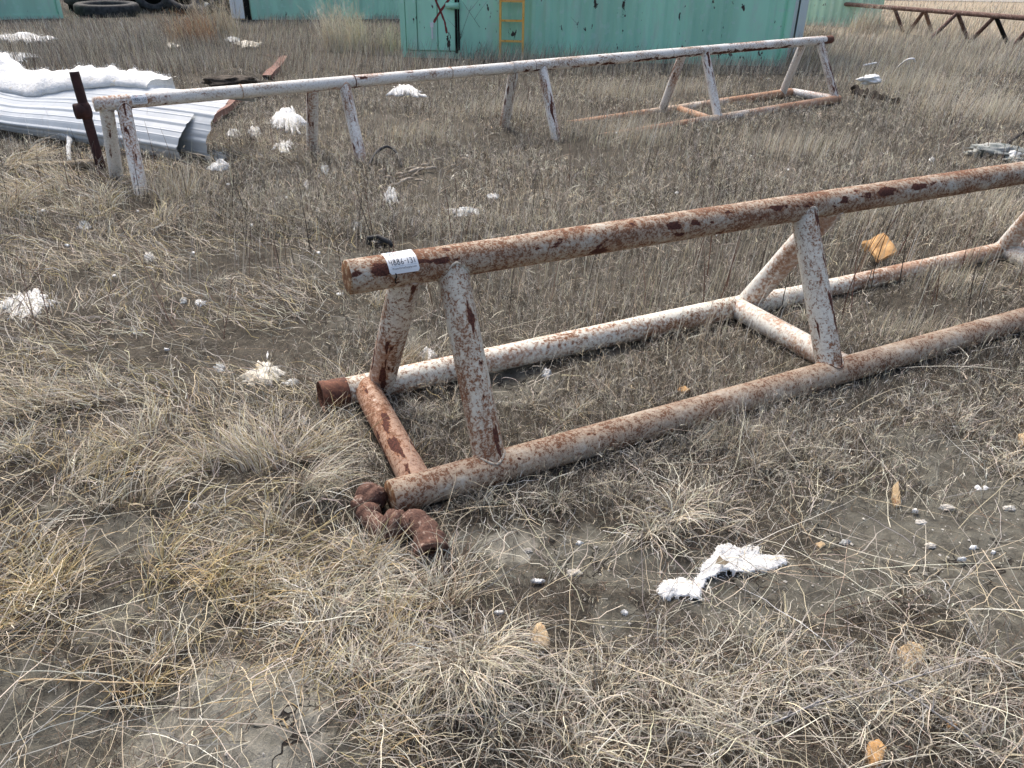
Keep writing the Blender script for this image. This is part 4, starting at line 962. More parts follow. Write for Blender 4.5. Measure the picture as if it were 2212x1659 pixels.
crumple("insulation_scrap", 1872, 204, .15, .09, .055, M_fluff, "bright white foam lump sitting on the black bark slab", "insulation", 11, .4, z=.18)
crumple("rubber_scrap", 818, 537, .055, .03, .03, M_rubber, "black rubber scrap just behind the tagged rail end", "rubber scrap", 13, .3, z=.02)
mb = MB(); c0 = gp(817, 545); mb.tube([c0+[-.06, .02, .04], c0+[-.055, .03, .075], c0+[0, .03, .085], c0+[.07, .02, .055], c0+[.09, 0, .03]], [.012, .016, .018, .016, .01], 10, True, .1, 40)
tag(mb.build("rubber_strap", M_rubber), "curved black rubber strap behind the tagged rail end", "rubber strap")

# ------------------------------------------------------------------ sticks, stems, branches
def curve_pts(P, n=14):
    P = np.array(P); u = np.linspace(0, 1, len(P)); uu = np.linspace(0, 1, n)
    Q = np.stack([np.interp(uu, u, P[:, k]) for k in range(3)], -1)
    for _ in range(3): Q[1:-1] = (Q[:-2]+2*Q[1:-1]+Q[2:])/4
    return Q
def stem(base, tip, hgt, r, mat, label, cat="dead stem", name="dead_stem", twigs=5, seed=1, group=None, bend=.1):
    """stem rooted at a pixel whose tip shows at another pixel, hgt metres high"""
    rg = np.random.RandomState(seed); B = gp(*base); T = at(tip[0], tip[1], B[2]+hgt)
    t = thing(name, tuple(B), label, cat, group); M = (B+T)/2+rg.normal(0, bend*.3, 3)*[hgt, hgt, .1]
    Q = curve_pts([B-[0, 0, .02], B*.75+M*.25+rg.normal(0, .01, 3), M, T], 16); mb = MB(); mb.tube(Q, np.linspace(r, r*.35, 16), 6, True, .15, 90, seed); mb.build("stem", mat, t)
    for k in range(twigs):
        i = rg.randint(5, 15); P = Q[i]; L_ = hgt*rg.uniform(.15, .4); a_ = rg.uniform(0, 2*pi); dd3 = np.array([cos(a_)*.7, sin(a_)*.7, rg.uniform(.5, 1.)])
        mb = MB(); mb.tube(curve_pts([P, P+dd3*L_*.5+rg.normal(0, .05*L_, 3), P+dd3*L_], 7), np.linspace(r*.5, r*.2, 7), 5, True); mb.build("twig", mat, t)
DG = "dark dead weed stems"
for i, (b, tp, hh, lb) in enumerate([((400, 735), (240, 455), .34, "dark reddish stem leaning left across the matted straw"), ((95, 760), (35, 545), .26, "dark stem standing over the half buried white sheet"),
    ((118, 732), (72, 540), .24, "thin dark stem right beside the one over the white sheet"), ((195, 755), (240, 620), .16, "bent brown stem left of the leaning dark stem"),
    ((485, 735), (500, 600), .17, "short dark stem left of the tagged rail end"), ((610, 655), (592, 520), .16, "slender dark stem in weeds above the tagged rail end"),
    ((1625, 425), (1632, 308), .26, "tall dark reddish stem just behind the middle of the near top rail"), ((1740, 560), (1785, 470), .2, "dark forked stem showing between the second pair of legs"),
    ((2040, 330), (2120, 165), .42, "tall dark weed stem leaning right near the right edge"), ((1985, 240), (2000, 205), .15, "short rusty dark stem beyond the bark slab"),
    ((2010, 660), (2045, 560), .18, "dark stem at the foot of the third leg pair"), ((35, 1200), (150, 1120), .10, "dark stick lying across the left edge of the straw"),
    ((985, 115), (1018, 12), 1.0, "tall thin dark weed before the cross-marked container door"), ((1075, 112), (1000, 5), 1.0, "tall thin dark weed bending left of the yellow ladder"),
    ((1330, 118), (1392, 40), .75, "dark weed standing before the middle of the mint container"), ((1245, 120), (1250, 45), .7, "dark weed right of the yellow ladder")]):
    dist = np.hypot(*gp(*b)[:2]); stem(b, tp, hh, .0022+.0006*dist**.6, M_twig, lb, seed=20+i, group=DG, twigs=4 if i < 12 else 7)
# long straw stalks, branches
stem((0, 1470), (480, 1480), .05, .004, M_straw, "long pale stalk lying flat across the bare patch at lower left", "straw stalk", "straw_stalk", 2, 61)
stem((1450, 1650), (1370, 1645), .02, .003, M_straw, "short brown stalk at the bottom centre", "straw stalk", "straw_stalk", 0, 63)
stem((1462, 1659), (1365, 1640), .01, .003, M_straw, "x", "straw stalk", "straw_stalk", 0, 62) if False else None
BG = "grey fallen branches"
for i, (b, tp, hh, lb) in enumerate([((1740, 1470), (1850, 1380), .05, "short grey branch arching over the tan foam piece"), ((1640, 1560), (2080, 1430), .08, "long grey branch crossing the lower right grass"),
    ((1580, 1600), (1800, 1500), .07, "grey branch lying in the lower right grass beside the long one"), ((2140, 1640), (1880, 1440), .09, "pale grey branch pointing up left at lower right"),
    ((1690, 1210), (1850, 1260), .04, "dark thin branch lying over the right end of the torn batt"), ((1730, 1340), (1970, 1290), .06, "thin dark branch right below the torn batt")]):
    stem(b, tp, hh, .0042 if i < 4 else .0025, M_greybranch if i < 4 else M_twig, lb, "branch", "fallen_branch", 9, 80+i, BG, .25)
mb = MB(); P0 = gp(1925, 165); T_ = [at(1925, 167, .0), at(1942, 142, .28), at(1960, 128, .46), at(1974, 126, .48), at(1976, 134, .40)]
tag_ = mb.tube(curve_pts(T_, 20), .014, 8, True, .1, 20); tag(mb.build("bent_conduit", M_whitemetal), "bent white conduit arching out of the dry grass beyond the white rack", "conduit")
mb = MB(); mb.tube([gp(1862, 160)+[0, 0, .14], gp(1888, 157)+[0, 0, .16]], .014, 8); tag(mb.build("white_rod", M_whitemetal), "straight white rod lying in grass right of the white rack", "rod")
mb = MB(); T_ = [gp(795, 365)+[0, 0, .02], gp(815, 350)+[0, 0, .09], gp(838, 345)+[0, 0, .12], gp(858, 350)+[0, 0, .09], gp(868, 362)+[0, 0, .0]]
mb.tube(curve_pts(T_, 24), .011, 8, True, .25, 20); tag(mb.build("black_hose", M_rubber), "short black hose arching out of the weeds left of the wood chips", "hose")
mb = MB(); T_ = [gp(2122, 336)+[0, 0, .02], gp(2165, 330)+[0, 0, .06], gp(2195, 312)+[0, 0, .10], gp(2240, 300)+[0, 0, .14]]
mb.tube(curve_pts(T_, 24), .016, 8, True, .25, 20); tag(mb.build("dark_root", M_bark), "black crooked root reaching in from the right edge above the boulder", "root")
mb = MB(); T_ = [gp(150, 350)+[0, 0, .0], gp(150, 335)+[0, 0, .05], gp(158, 322)+[0, 0, .10], gp(140, 318)+[0, 0, .12]]
mb.tube(curve_pts(T_, 20), [.02]*10+[.025]*10, 8, True, .2, 20); tag(mb.build("plastic_strip", M_bluefluff), "twisted white plastic strip left of the dark leaning post", "plastic strip")
mb = MB(); mb.tube(lin(gp(15, 372)+[0, 0, .03], gp(205, 362)+[0, 0, .03], 20), .035, 10, True, .2, 10); tag(mb.build("weathered_pole", M_log), "weathered wooden pole in straw at the foot of the leaning post", "pole")
# stones on the clay
rgs = np.random.RandomState(44); spots = [(2045, 1098, "flat pale stone right of the curled tan foam"), (1140, 1190, "flat clay lump on the bare patch right of the iron fitting"), (1240, 1240, "small stone on clay below the big rail"), (2010, 1180, "stone on the bare clay left of the crack"), (1990, 1130, "tiny stone near the curled tan foam"), (2180, 1100, "stone near the right edge on bare clay")]
for i, (x, y, lb) in enumerate(spots):
    s = rgs.uniform(.008, .016); crumple("stone", x, y, s*1.5, s, s*.6, M_pebble, lb, "stone", 30+i, .35, group="stones on the bare clay")

# distant strips at the top right: gravel track and dark vehicle corner
gtrack = rough_mat("gravel_track", (.26, .24, .21), (.34, .32, .29), 3, .95, .3, .01, attrname="pl")
mb = MB(); P = [at(1500, -14, .03), at(2700, 2, .03), at(2700, 12, .03), at(1500, -6, .03)]; mb.add([np.array([p[0], p[1], .03]) for p in P], [(0, 1, 2, 3)]); tag(mb.build("gravel_road", gtrack, None, False), kind='structure')

# ------------------------------------------------------------------ grass, weeds and litter
RG = np.random.RandomState(2024)
def blades(P, az, L, th0, th1, w, col, nseg, wig=.3, p=1.3, clampz=True, twist=1.0):
    """ribbons growing from P; th0/th1 = angle from the vertical at root and tip"""
    n = len(P); bc = lambda v: np.broadcast_to(np.asarray(v, float), (n,)).copy()
    az, L, th0, th1, w = map(bc, (az, L, th0, th1, w)); w = w*(1.7 if nseg >= 5 else 1.25); pts = np.zeros((n, nseg+1, 3)); pts[:, 0] = P
    tw = RG.uniform(-1, 1, n)*twist; wg = RG.normal(0, wig, n); wz = RG.normal(0, wig*.5, (n, nseg)); tan_ = np.zeros((n, nseg+1, 3))
    for k in range(nseg):
        s = (k+.5)/nseg; th = th0+(th1-th0)*s**p+wz[:, k]*.5; a = az+wg*s+wz[:, k]
        d = np.stack([np.sin(th)*np.cos(a), np.sin(th)*np.sin(a), np.cos(th)], -1); tan_[:, k] = d
        pts[:, k+1] = pts[:, k]+d*(L/nseg)[:, None]
    tan_[:, nseg] = tan_[:, nseg-1]
    if clampz:
        q = pts.reshape(-1, 3); g = gh(q[:, 0], q[:, 1])+np.repeat(RG.uniform(.002, .018, n), nseg+1); q[:, 2] = np.maximum(q[:, 2], np.where(np.tile(np.arange(nseg+1) > 0, n), g, -9))
        pts = q.reshape(n, nseg+1, 3)
    side = np.stack([-np.sin(az), np.cos(az), np.zeros(n)], -1)[:, None, :]; up_ = np.cross(side, tan_)
    sd_ = side*np.cos(tw)[:, None, None]+up_*np.sin(tw)[:, None, None]
    wk = w[:, None]*(1-.8*(np.arange(nseg+1)/nseg)**1.5)[None, :]
    return dict(pts=pts, s=sd_, w=wk, col=np.broadcast_to(col, (n, 3)).copy())
def hits(b):
    """true where a blade passes through a pipe"""
    pts = b['pts']; n, m, _ = pts.shape; q = pts.reshape(-1, 3); bad = np.zeros(len(q), bool)
    mid = (pts[:, 1:]+pts[:, :-1])/2; q = np.concatenate([q, mid.reshape(-1, 3)]); bad = np.zeros(len(q), bool)
    for A_, B_, r in CAPS:
        lo = np.minimum(A_, B_)-r; hi = np.maximum(A_, B_)+r
        k = np.nonzero(((q > lo) & (q < hi)).all(1))[0]
        if not len(k): continue
        d = B_-A_; t = np.clip(((q[k]-A_)@d)/(d@d), 0, 1); dist = np.linalg.norm(q[k]-A_-t[:, None]*d, axis=1); bad[k] |= dist < r+.001
    return bad[:n*m].reshape(n, m).any(1) | bad[n*m:].reshape(n, m-1).any(1)
class Grass:
    def __init__(s): s.V = []; s.F = []; s.C = []; s.n = 0
    def add(s, b, check=True):
        if check:
            k = ~hits(b); b = {q: v[k] for q, v in b.items()}
        pts, n, m = b['pts'], len(b['pts']), b['pts'].shape[1]
        off = b['s']*b['w'][:, :, None]/2; V = np.stack([pts-off, pts+off], 2).reshape(-1, 3)
        base = (np.arange(n)*m*2)[:, None]+s.n; k = np.arange(m-1)*2
        F = np.stack([base+k, base+k+1, base+k+3, base+k+2], -1).reshape(-1, 4)
        s.V.append(V.astype(np.float32)); s.F.append(F.astype(np.int32)); s.C.append(np.repeat(b['col'], m*2, 0).astype(np.float32)); s.n += len(V); return b
    def build(s, name, label, kind='stuff', cat=None, parent=None, group=None):
        me = quadmesh(name, np.concatenate(s.V), np.concatenate(s.F), M_blade, True, None, np.concatenate(s.C))
        return tag(link(name, me, parent), label, cat, group, kind)
def pal(n, cols, wts, jit=.16):
    c = np.array(cols)[RG.choice(len(cols), n, p=np.array(wts)/sum(wts))]
    return np.clip(c*np.array([.96, .925, .86])*np.exp(RG.normal(0, jit, (n, 1)))*np.exp(RG.normal(0, .03, (n, 3))), 0, .8)
STRAW = (.57, .515, .40); PALE = (.72, .70, .62); GREY = (.42, .405, .375); DGREY = (.155, .145, .130); BROWN = (.16, .120, .090); DARK = (.045, .039, .035); OLIVE = (.42, .36, .20); REDB = (.12, .07, .055); GOLD = (.54, .43, .24)
WMUL = 1.0
def area(n, x0, x1, y0, y1):
    X_ = RG.uniform(x0, x1, n); Y_ = RG.uniform(y0, y1, n); P = atv(X_, Y_); P[:, 2] = gh(P[:, 0], P[:, 1]); return P, X_, Y_
def keep(P, X_, Y_, prob):
    k = RG.rand(len(P)) < prob; return P[k], X_[k], Y_[k]
def clump(P, sc, s): return fb2(P[:, 0]*sc, P[:, 1]*sc, 3, s)

# far field of upright straw
def far():
    G = Grass()
    for n, y0, y1 in ((26000, -52, 14), (95000, 14, 165)):
        P, X_, Y_ = area(n, -160, 2380, y0, y1); cl = clump(P, .8, 31); P, X_, Y_ = keep(P, X_, Y_, np.clip(.35+1.3*cl-.2, .1, 1)); n = len(P)
        right = np.clip((X_-1700)/300, 0, 1); cl = clump(P, .5, 33)
        dark = np.clip((cl-.5)*5, 0, 1)
        c1 = pal(n, [GREY, STRAW, DGREY, REDB, PALE], [4, 2.2, 3.0, .8, 1.0]); c2 = pal(n, [STRAW, PALE, GREY, DGREY], [3.5, 2, 3, 1.2])
        c = np.where((RG.rand(n) < right)[:, None], c2, c1)*(1-.18*dark)[:, None]
        L = RG.uniform(.10, .30, n)*(1+.4*(cl > .55))*np.where((X_ < 560) & (Y_ < 62), .45, 1); d = np.hypot(P[:, 0], P[:, 1])
        L = np.where(Y_ < 14, L*1.2, L)
        az = np.where(RG.rand(n) < .65, np.where(X_ < 500, pi*.9, .2)+RG.normal(0, .6, n), RG.uniform(0, 2*pi, n))
        G.add(blades(P, az, L, RG.uniform(0, .3, n), RG.uniform(.2, .75, n), np.clip(.0010+.00026*d, .0015, .012)*RG.uniform(.7, 1.3, n), c, 3, .25))
    G.build("tall_dry_grass", "dry upright grass filling the yard before the containers")
far()
# middle distance: stubble of thin stems with side twigs
def weeds(name, label, n, box, cols, wts, Lr, prob=None, nb=3, wbase=.0007, wd=.00022, lean=.35, tw=(.02, .06), tipc=None):
    P, X_, Y_ = area(n, *box)
    if prob is not None: P, X_, Y_ = keep(P, X_, Y_, prob(P, X_, Y_))
    n = len(P); d = np.hypot(P[:, 0], P[:, 1]); G = Grass(); w = np.clip(wbase+wd*d, 0, .004)
    cl = clump(P, 1.3, 77); c = pal(n, cols, wts)*(1.12-.70*np.clip((clump(P, .9, 78)[:, None]-.44)*8, 0, 1)*RG.rand(n, 1)**.6)
    L = RG.uniform(*Lr, n)*(.65+.8*cl); b = G.add(blades(P, RG.uniform(0, 2*pi, n), L, RG.uniform(0, .3, n), RG.uniform(.1, lean+.5, n), w*RG.uniform(.8, 1.5, n), c, 3, .5), True)
    pts = b['pts']; col = b['col']; m = len(pts); dd = np.hypot(pts[:, 0, 0], pts[:, 0, 1])
    for k in range(nb):
        i = RG.randint(1, 4, m); f = RG.rand(m)[:, None]; ar = np.arange(m); Q = pts[ar, i]*f+pts[ar, i-1]*(1-f)
        cc = col*np.exp(RG.normal(0, .3, (m, 1)));
        if tipc is not None:
            tk = RG.rand(m) < .25; cc[tk] = pal(tk.sum(), [tipc], [1])
        G.add(blades(Q, RG.uniform(0, 2*pi, m), RG.uniform(*tw, m), RG.uniform(.4, 1.2, m), RG.uniform(.3, 1.8, m), np.clip(wbase*.8+wd*dd, 0, .003)*RG.uniform(.8, 1.4, m), cc, 2, .5, clampz=True), True)
    return G.build(name, label)
weeds("weed_stubble", "thin dead weed stems between the two racks", 84000, (-160, 2380, 150, 520), [GREY, DGREY, STRAW, DARK, PALE, BROWN], [3.0, 3.0, 1.7, 2.4, .8, 1.1], (.04, .145),
      lambda P, X_, Y_: np.clip(.1+1.9*(clump(P, 1.6, 5)-.25)-.35*(X_ < 500), .12, 1), 4, tw=(.02, .055), tipc=PALE)
weeds("twiggy_weeds", "low grey twiggy weeds around and inside the near rack", 46000, (560, 2380, 480, 1130), [GREY, DGREY, DARK, STRAW, BROWN, PALE], [3.0, 3.2, 2.6, 1.0, 1.3, .9], (.03, .095),
      lambda P, X_, Y_: np.clip((.3+1.3*(clump(P, 2.2, 6)-.25))*(1-.85*bare(P[:, 0], P[:, 1]))*np.clip((X_-560)/200, 0, 1)*np.where(Y_ > 1000-.0*X_, .6, 1), 0, 1), 3, .0006, .00020, .6, (.012, .04), PALE)
def sparse_near():
    weeds("twiggy_weeds", "fine dark weed stems between the foreground tussocks", 26000, (-150, 2380, 900, 1800), [DGREY, DARK, BROWN, GREY, REDB], [3, 2.5, 2, 2, 1], (.02, .07),
          lambda P, X_, Y_: np.clip((.1+1.6*(clump(P, 3, 16)-.3))*(1-.9*bare(P[:, 0], P[:, 1])), 0, 1), 2, .0007, .00012, .9, (.01, .03))
sparse_near()
# tall thin pale stems standing among the weeds
def standing():
    G = Grass(); P, X_, Y_ = area(5200, -100, 2380, 150, 760); P, X_, Y_ = keep(P, X_, Y_, np.clip((clump(P, .9, 41)-.42)*6, .03, 1)*np.where(X_ > 900, 1, .5)); n = len(P)
    G.add(blades(P, RG.uniform(-.6, .9, n), RG.uniform(.16, .36, n), RG.uniform(0, .15, n), RG.uniform(.1, .6, n), .0018*RG.uniform(.7, 1.2, n), pal(n, [PALE, STRAW, GREY], [2, 3, 2]), 5, .2))
    P, X_, Y_ = area(900, -100, 2380, 120, 700); P, X_, Y_ = keep(P, X_, Y_, np.clip((clump(P, .7, 91)-.55)*5, 0, 1)); n = len(P)
    G.add(blades(P, RG.uniform(0, 6.3, n), RG.uniform(.2, .45, n), RG.uniform(0, .3, n), RG.uniform(.1, .6, n), .0035, pal(n, [REDB, DARK, BROWN], [2, 2, 1]), 5, .15))
    for x, y, rx, n, h in ((2130, 250, 1.3, 1500, .30), (1960, 190, 1.3, 1100, .3), (1340, 300, .7, 800, .26), (1720, 330, .7, 700, .24), (2130, 470, .5, 600, .22), (1080, 250, .9, 700, .26), (880, 300, .6, 450, .22), (1480, 200, .8, 500, .24), (1850, 480, .35, 350, .2),
                           (1560, 480, .3, 260, .18), (380, 420, .25, 200, .28), (690, 200, .6, 300, .3), (1330, 210, .6, 500, .28), (2050, 620, .25, 220, .15), (2000, 740, .3, 260, .14), (1560, 960, .2, 200, .12), (890, 790, .05, 160, .13), (930, 815, .07, 150, .12)):
        C = gp(x, y); P = np.stack([C[0]+RG.normal(0, rx*.5, n), C[1]+RG.normal(0, rx*.35, n), np.zeros(n)], -1); P[:, 2] = gh(P[:, 0], P[:, 1]); d = np.hypot(P[:, 0], P[:, 1])
        G.add(blades(P, RG.uniform(-.8, 1.2, n), h*RG.uniform(.4, 1.1, n), RG.uniform(0, .25, n), RG.uniform(.1, .9, n), (.0008+.00016*d)*RG.uniform(.7, 1.3, n), pal(n, [PALE, STRAW, GREY], [2, 3, 1.5]), 5, .3))
    G.build("grass_stalks", "tall thin pale stalks standing above the weeds")
standing()
# matted, flattened straw at left and in the foreground
def matted():
    G = Grass()
    def zone(n, box, cols, wts, Lr, azm, azs, prob, w=.0013, th=(1.1, 1.55), seg=6, wd=.00025):
        P, X_, Y_ = area(n, *box); P, X_, Y_ = keep(P, X_, Y_, prob(P, X_, Y_)); n = len(P); f = (fb2(P[:, 0]*1.7, P[:, 1]*1.7, 2, 51)-.5)*5
        P[:, 2] += np.abs(RG.normal(0, .012, n)); d = np.hypot(P[:, 0], P[:, 1])
        G.add(blades(P, azm+f*.7+RG.normal(0, azs, n), RG.uniform(*Lr, n), RG.uniform(*th, n)*.78, RG.uniform(th[0], th[1]+.25, n), (w+wd*d)*RG.uniform(.6, 1.3, n), pal(n, cols, wts), seg, .75))
    lf = lambda P, X_, Y_: np.clip((.05+2.2*(clump(P, 2.6, 61)-.33))*(1-.8*bare(P[:, 0], P[:, 1]))*np.clip((900-X_+.0*Y_)/300, .12, 1), 0, 1)
    zone(23000, (-160, 1000, 330, 1000), [STRAW, GREY, OLIVE, PALE, DGREY, BROWN], [2.6, 3.2, 1.2, 1.3, 2.6, 1.0], (.08, .26), 2.8, .9, lf)
    zone(12500, (-160, 900, 950, 1800), [STRAW, OLIVE, GOLD, GREY, PALE, BROWN, DGREY], [3, 2.3, 1.6, 2, 1.5, 1.0, 1.5], (.07, .24), .4, 1.1, lambda P, X_, Y_: np.clip((.0+2.6*(clump(P, 4.2, 62)-.38))*(1-.93*bare(P[:, 0], P[:, 1])), 0, 1), .0012)
    zone(10500, (800, 2380, 1000, 1800), [PALE, GREY, STRAW, DGREY, BROWN], [2.5, 3.2, 1.8, 2.2, .8], (.05, .20), .6, 1.6, lambda P, X_, Y_: np.clip((.0+2.6*(clump(P, 4.0, 63)-.40))*(1-.93*bare(P[:, 0], P[:, 1])), 0, 1), .0010)
    zone(7000, (600, 2380, 520, 1100), [GREY, PALE, STRAW, DGREY], [3, 2, 2, 2], (.04, .14), .3, 1.8, lambda P, X_, Y_: np.clip((.05+1.6*(clump(P, 2.5, 66)-.35))*(1-.9*bare(P[:, 0], P[:, 1])), 0, 1))
    zone(16000, (350, 2380, 170, 540), [STRAW, GREY, PALE, DGREY, BROWN], [3, 2.5, 1.6, 1.5, .8], (.05, .17), .3, 1.8, lambda P, X_, Y_: np.clip((.05+2.2*(clump(P, 1.4, 67)-.38)), 0, 1))
    # long loose strands crossing everything
    P, X_, Y_ = area(1100, -150, 2350, 700, 1850); n = len(P); P[:, 2] += .01
    G.add(blades(P, RG.uniform(0, 2*pi, n), RG.uniform(.18, .50, n), RG.uniform(1.0, 1.5, n), RG.uniform(1.3, 1.7, n), RG.uniform(.0008, .0017, n), pal(n, [STRAW, PALE, GREY, BROWN], [2, 1.5, 2, .6]), 8, .25))
    G.build("matted_grass", "flattened matted straw covering the near ground")
matted()
# short broken litter lying on the soil
def litter():
    G = Grass(); P, X_, Y_ = area(75000, -150, 2370, 480, 1800); P, X_, Y_ = keep(P, X_, Y_, 1-.88*bare(P[:, 0], P[:, 1])); n = len(P); P[:, 2] += RG.uniform(.001, .02, n); d = np.hypot(P[:, 0], P[:, 1])
    G.add(blades(P, RG.uniform(0, 2*pi, n), RG.uniform(.008, .045, n), RG.uniform(1.1, 1.6, n), RG.uniform(1.3, 1.9, n), (.0007+.0002*d)*RG.uniform(.7, 1.6, n), pal(n, [DGREY, GREY, BROWN, PALE, DARK, STRAW], [3.6, 1.3, 2.0, .5, 3.2, .5]), 2, .4))
    G.build("straw_litter", "broken straw bits and twig crumbs on the soil")
litter()
# tussocks
def tussocks():
    G = Grass()
    T = [  # px, py, radius m, blades, length, palette, droop, lean azimuth, lean strength
        (1205, 1085, .045, 260, .13, 'g', 1.9, None, 0), (1335, 1075, .05, 200, .12, 'g', 1.7, None, 0), (1455, 1130, .10, 800, .19, 'p', 1.95, -1.8, .25), (1540, 1110, .07, 300, .15, 'g', 1.8, None, 0),
        (1380, 1000, .07, 300, .12, 'g', 1.6, None, 0), (1490, 965, .08, 380, .13, 'g', 1.6, None, 0), (1600, 930, .07, 260, .12, 'g', 1.5, None, 0), (1010, 1420, .12, 1100, .20, 'p', 1.9, -1.3, .3), (960, 1300, .06, 300, .24, 'b', 1.0, None, 0),
        (740, 1290, .12, 650, .19, 'p', 1.8, .2, .3), (700, 1390, .10, 500, .17, 'p', 1.9, None, 0), (820, 1220, .09, 350, .18, 's', 1.6, 2.0, .2), (900, 1330, .08, 350, .18, 'p', 1.7, None, 0), (800, 1480, .10, 450, .16, 'p', 1.9, None, 0),
        (560, 1010, .10, 420, .27, 's', 1.6, 2.5, .6), (690, 960, .08, 350, .22, 's', 1.6, .3, .5), (470, 1000, .08, 250, .2, 's', 1.5, 2.4, .5), (650, 1060, .10, 420, .26, 'p', 1.65, -.2, .5),
        (110, 1290, .09, 360, .17, 'o', 1.7, None, 0), (60, 1180, .08, 320, .15, 's', 1.7, None, 0), (360, 1240, .09, 330, .2, 'o', 1.6, .2, .3), (420, 1330, .08, 330, .17, 'o', 1.8, .5, .3), (480, 1260, .08, 300, .18, 'o', 1.7, 0, .3),
        (200, 1480, .08, 260, .15, 'o', 1.7, None, 0), (310, 1500, .09, 330, .14, 'o', 1.8, .2, .3), (90, 1440, .08, 200, .16, 'o', 1.6, None, 0), (520, 1330, .07, 220, .17, 'o', 1.7, .8, .2), (330, 950, .08, 240, .24, 's', 1.5, 2.4, .5),
        (860, 800, .045, 260, .16, 's', 1.4, .5, .4), (940, 850, .06, 300, .13, 's', 1.6, None, 0), (900, 905, .06, 220, .11, 'g', 1.7, None, 0), (1150, 870, .05, 200, .10, 'g', 1.6, None, 0), (1240, 900, .06, 260, .11, 's', 1.6, None, 0), (1180, 960, .05, 200, .09, 'g', 1.6, None, 0),
        (1320, 850, .05, 160, .09, 'g', 1.5, None, 0), (740, 850, .05, 200, .12, 's', 1.6, None, 0), (1640, 1010, .07, 280, .12, 'g', 1.6, None, 0), (1760, 1000, .07, 260, .11, 'g', 1.6, None, 0), (1900, 940, .07, 240, .12, 'g', 1.6, None, 0),
        (2140, 1000, .05, 200, .12, 'p', 1.7, None, 0), (2060, 920, .06, 240, .11, 'g', 1.6, None, 0), (2195, 1020, .05, 160, .12, 'p', 1.7, None, 0), (2000, 1295, .06, 330, .12, 'p', 1.8, None, 0), (1860, 1300, .08, 320, .15, 'g', 1.6, None, 0),
        (1400, 1420, .09, 420, .15, 'g', 1.7, None, 0), (1300, 1500, .09, 420, .15, 'p', 1.7, None, 0), (1620, 1420, .09, 400, .16, 'g', 1.7, None, 0), (1480, 1540, .09, 420, .15, 'p', 1.7, None, 0), (1180, 1470, .07, 300, .14, 'g', 1.7, None, 0),
        (1200, 1600, .10, 420, .16, 'p', 1.7, None, 0), (1640, 1590, .09, 420, .16, 'p', 1.7, None, 0), (1800, 1480, .09, 380, .15, 'g', 1.7, None, 0), (1900, 1580, .09, 420, .15, 'g', 1.7, None, 0), (2060, 1500, .09, 380, .14, 'g', 1.7, None, 0),
        (2140, 1400, .07, 260, .13, 'g', 1.7, None, 0), (2120, 1620, .09, 360, .14, 'g', 1.7, None, 0), (1040, 1580, .08, 320, .15, 'p', 1.7, None, 0), (900, 1600, .09, 380, .14, 's', 1.7, None, 0), (770, 1620, .08, 250, .13, 'o', 1.7, None, 0),
        (600, 1150, .08, 260, .2, 's', 1.5, None, 0), (300, 1080, .09, 260, .22, 's', 1.55, .5, .4), (150, 1060, .08, 230, .2, 's', 1.55, .5, .4), (60, 980, .08, 260, .2, 'g', 1.55, None, 0), (990, 1210, .05, 200, .15, 'p', 1.6, None, 0),
        (200, 860, .09, 260, .22, 's', 1.55, 2.6, .4), (80, 880, .09, 260, .22, 's', 1.55, 2.6, .4), (400, 440, .12, 260, .34, 's', 1.0, 1.9, .3), (120, 410, .16, 420, .4, 's', 1.7, 3.0, .5), (40, 450, .15, 380, .36, 's', 1.7, .0, .4), (60, 350, .15, 420, .4, 's', 1.8, .3, .5), (220, 440, .15, 420, .36, 's', 1.7, None, 0), (330, 480, .13, 300, .3, 's', 1.6, None, 0)]
    for k in range(90):
        x, y = RG.uniform(-50, 2300), RG.uniform(430, 1700); P = gp(x, y)
        if bare(np.array([P[0]]), np.array([P[1]]))[0] > .35: continue
        left = x < 850; T.append((x, y, RG.uniform(.025, .06), RG.randint(60, 170), RG.uniform(.07, .13) if not left else RG.uniform(.1, .18), 's' if left and RG.rand() < .6 else 'g', RG.uniform(1.3, 1.8), None, 0))
    PL = {'g': ([GREY, PALE, DGREY, STRAW], [3.2, 2.2, 1.8, 1.2]), 'p': ([PALE, STRAW, GREY, DGREY, BROWN], [4.2, 1.6, 2.4, 1, .4]), 's': ([STRAW, PALE, GREY, OLIVE, BROWN], [3, 1.6, 2, 1.2, .8]), 'o': ([GOLD, OLIVE, STRAW, BROWN, GREY], [2.5, 2.4, 3, 1.2, 1]), 'b': ([BROWN, STRAW, PALE, REDB], [2, 2, 2, 1])}
    for (x, y, rad, n, L, pk, droop, la, ls) in T:
        C = gp(x, y+rad*50); n = int(n*.52); q = 5; sc_ = RG.normal(0, rad*.55, (q, 2)); ii = RG.randint(0, q, n); off = sc_[ii]+RG.normal(0, rad*.22, (n, 2))
        P = np.stack([C[0]+off[:, 0], C[1]+off[:, 1], np.zeros(n)], -1); P[:, 2] = gh(P[:, 0], P[:, 1])+RG.uniform(0, .012, n); r = np.hypot(off[:, 0], off[:, 1]); a = np.arctan2(off[:, 1], off[:, 0])
        loc = off-sc_[ii]; az = np.where(RG.rand(n) < .5, a, np.arctan2(loc[:, 1], loc[:, 0]))+RG.normal(0, .7, n)
        kk = RG.rand(n) > bare(P[:, 0], P[:, 1])*1.1; P, r, az = P[kk], r[kk], az[kk]; n = len(P)
        if n < 5: continue
        if la is not None:
            vx, vy = np.cos(az)*(1-ls)+cos(la)*ls*1.6, np.sin(az)*(1-ls)+sin(la)*ls*1.6; az = np.arctan2(vy, vx)
        LL = L*RG.uniform(.3, 1.05, n); d = np.hypot(*C[:2])
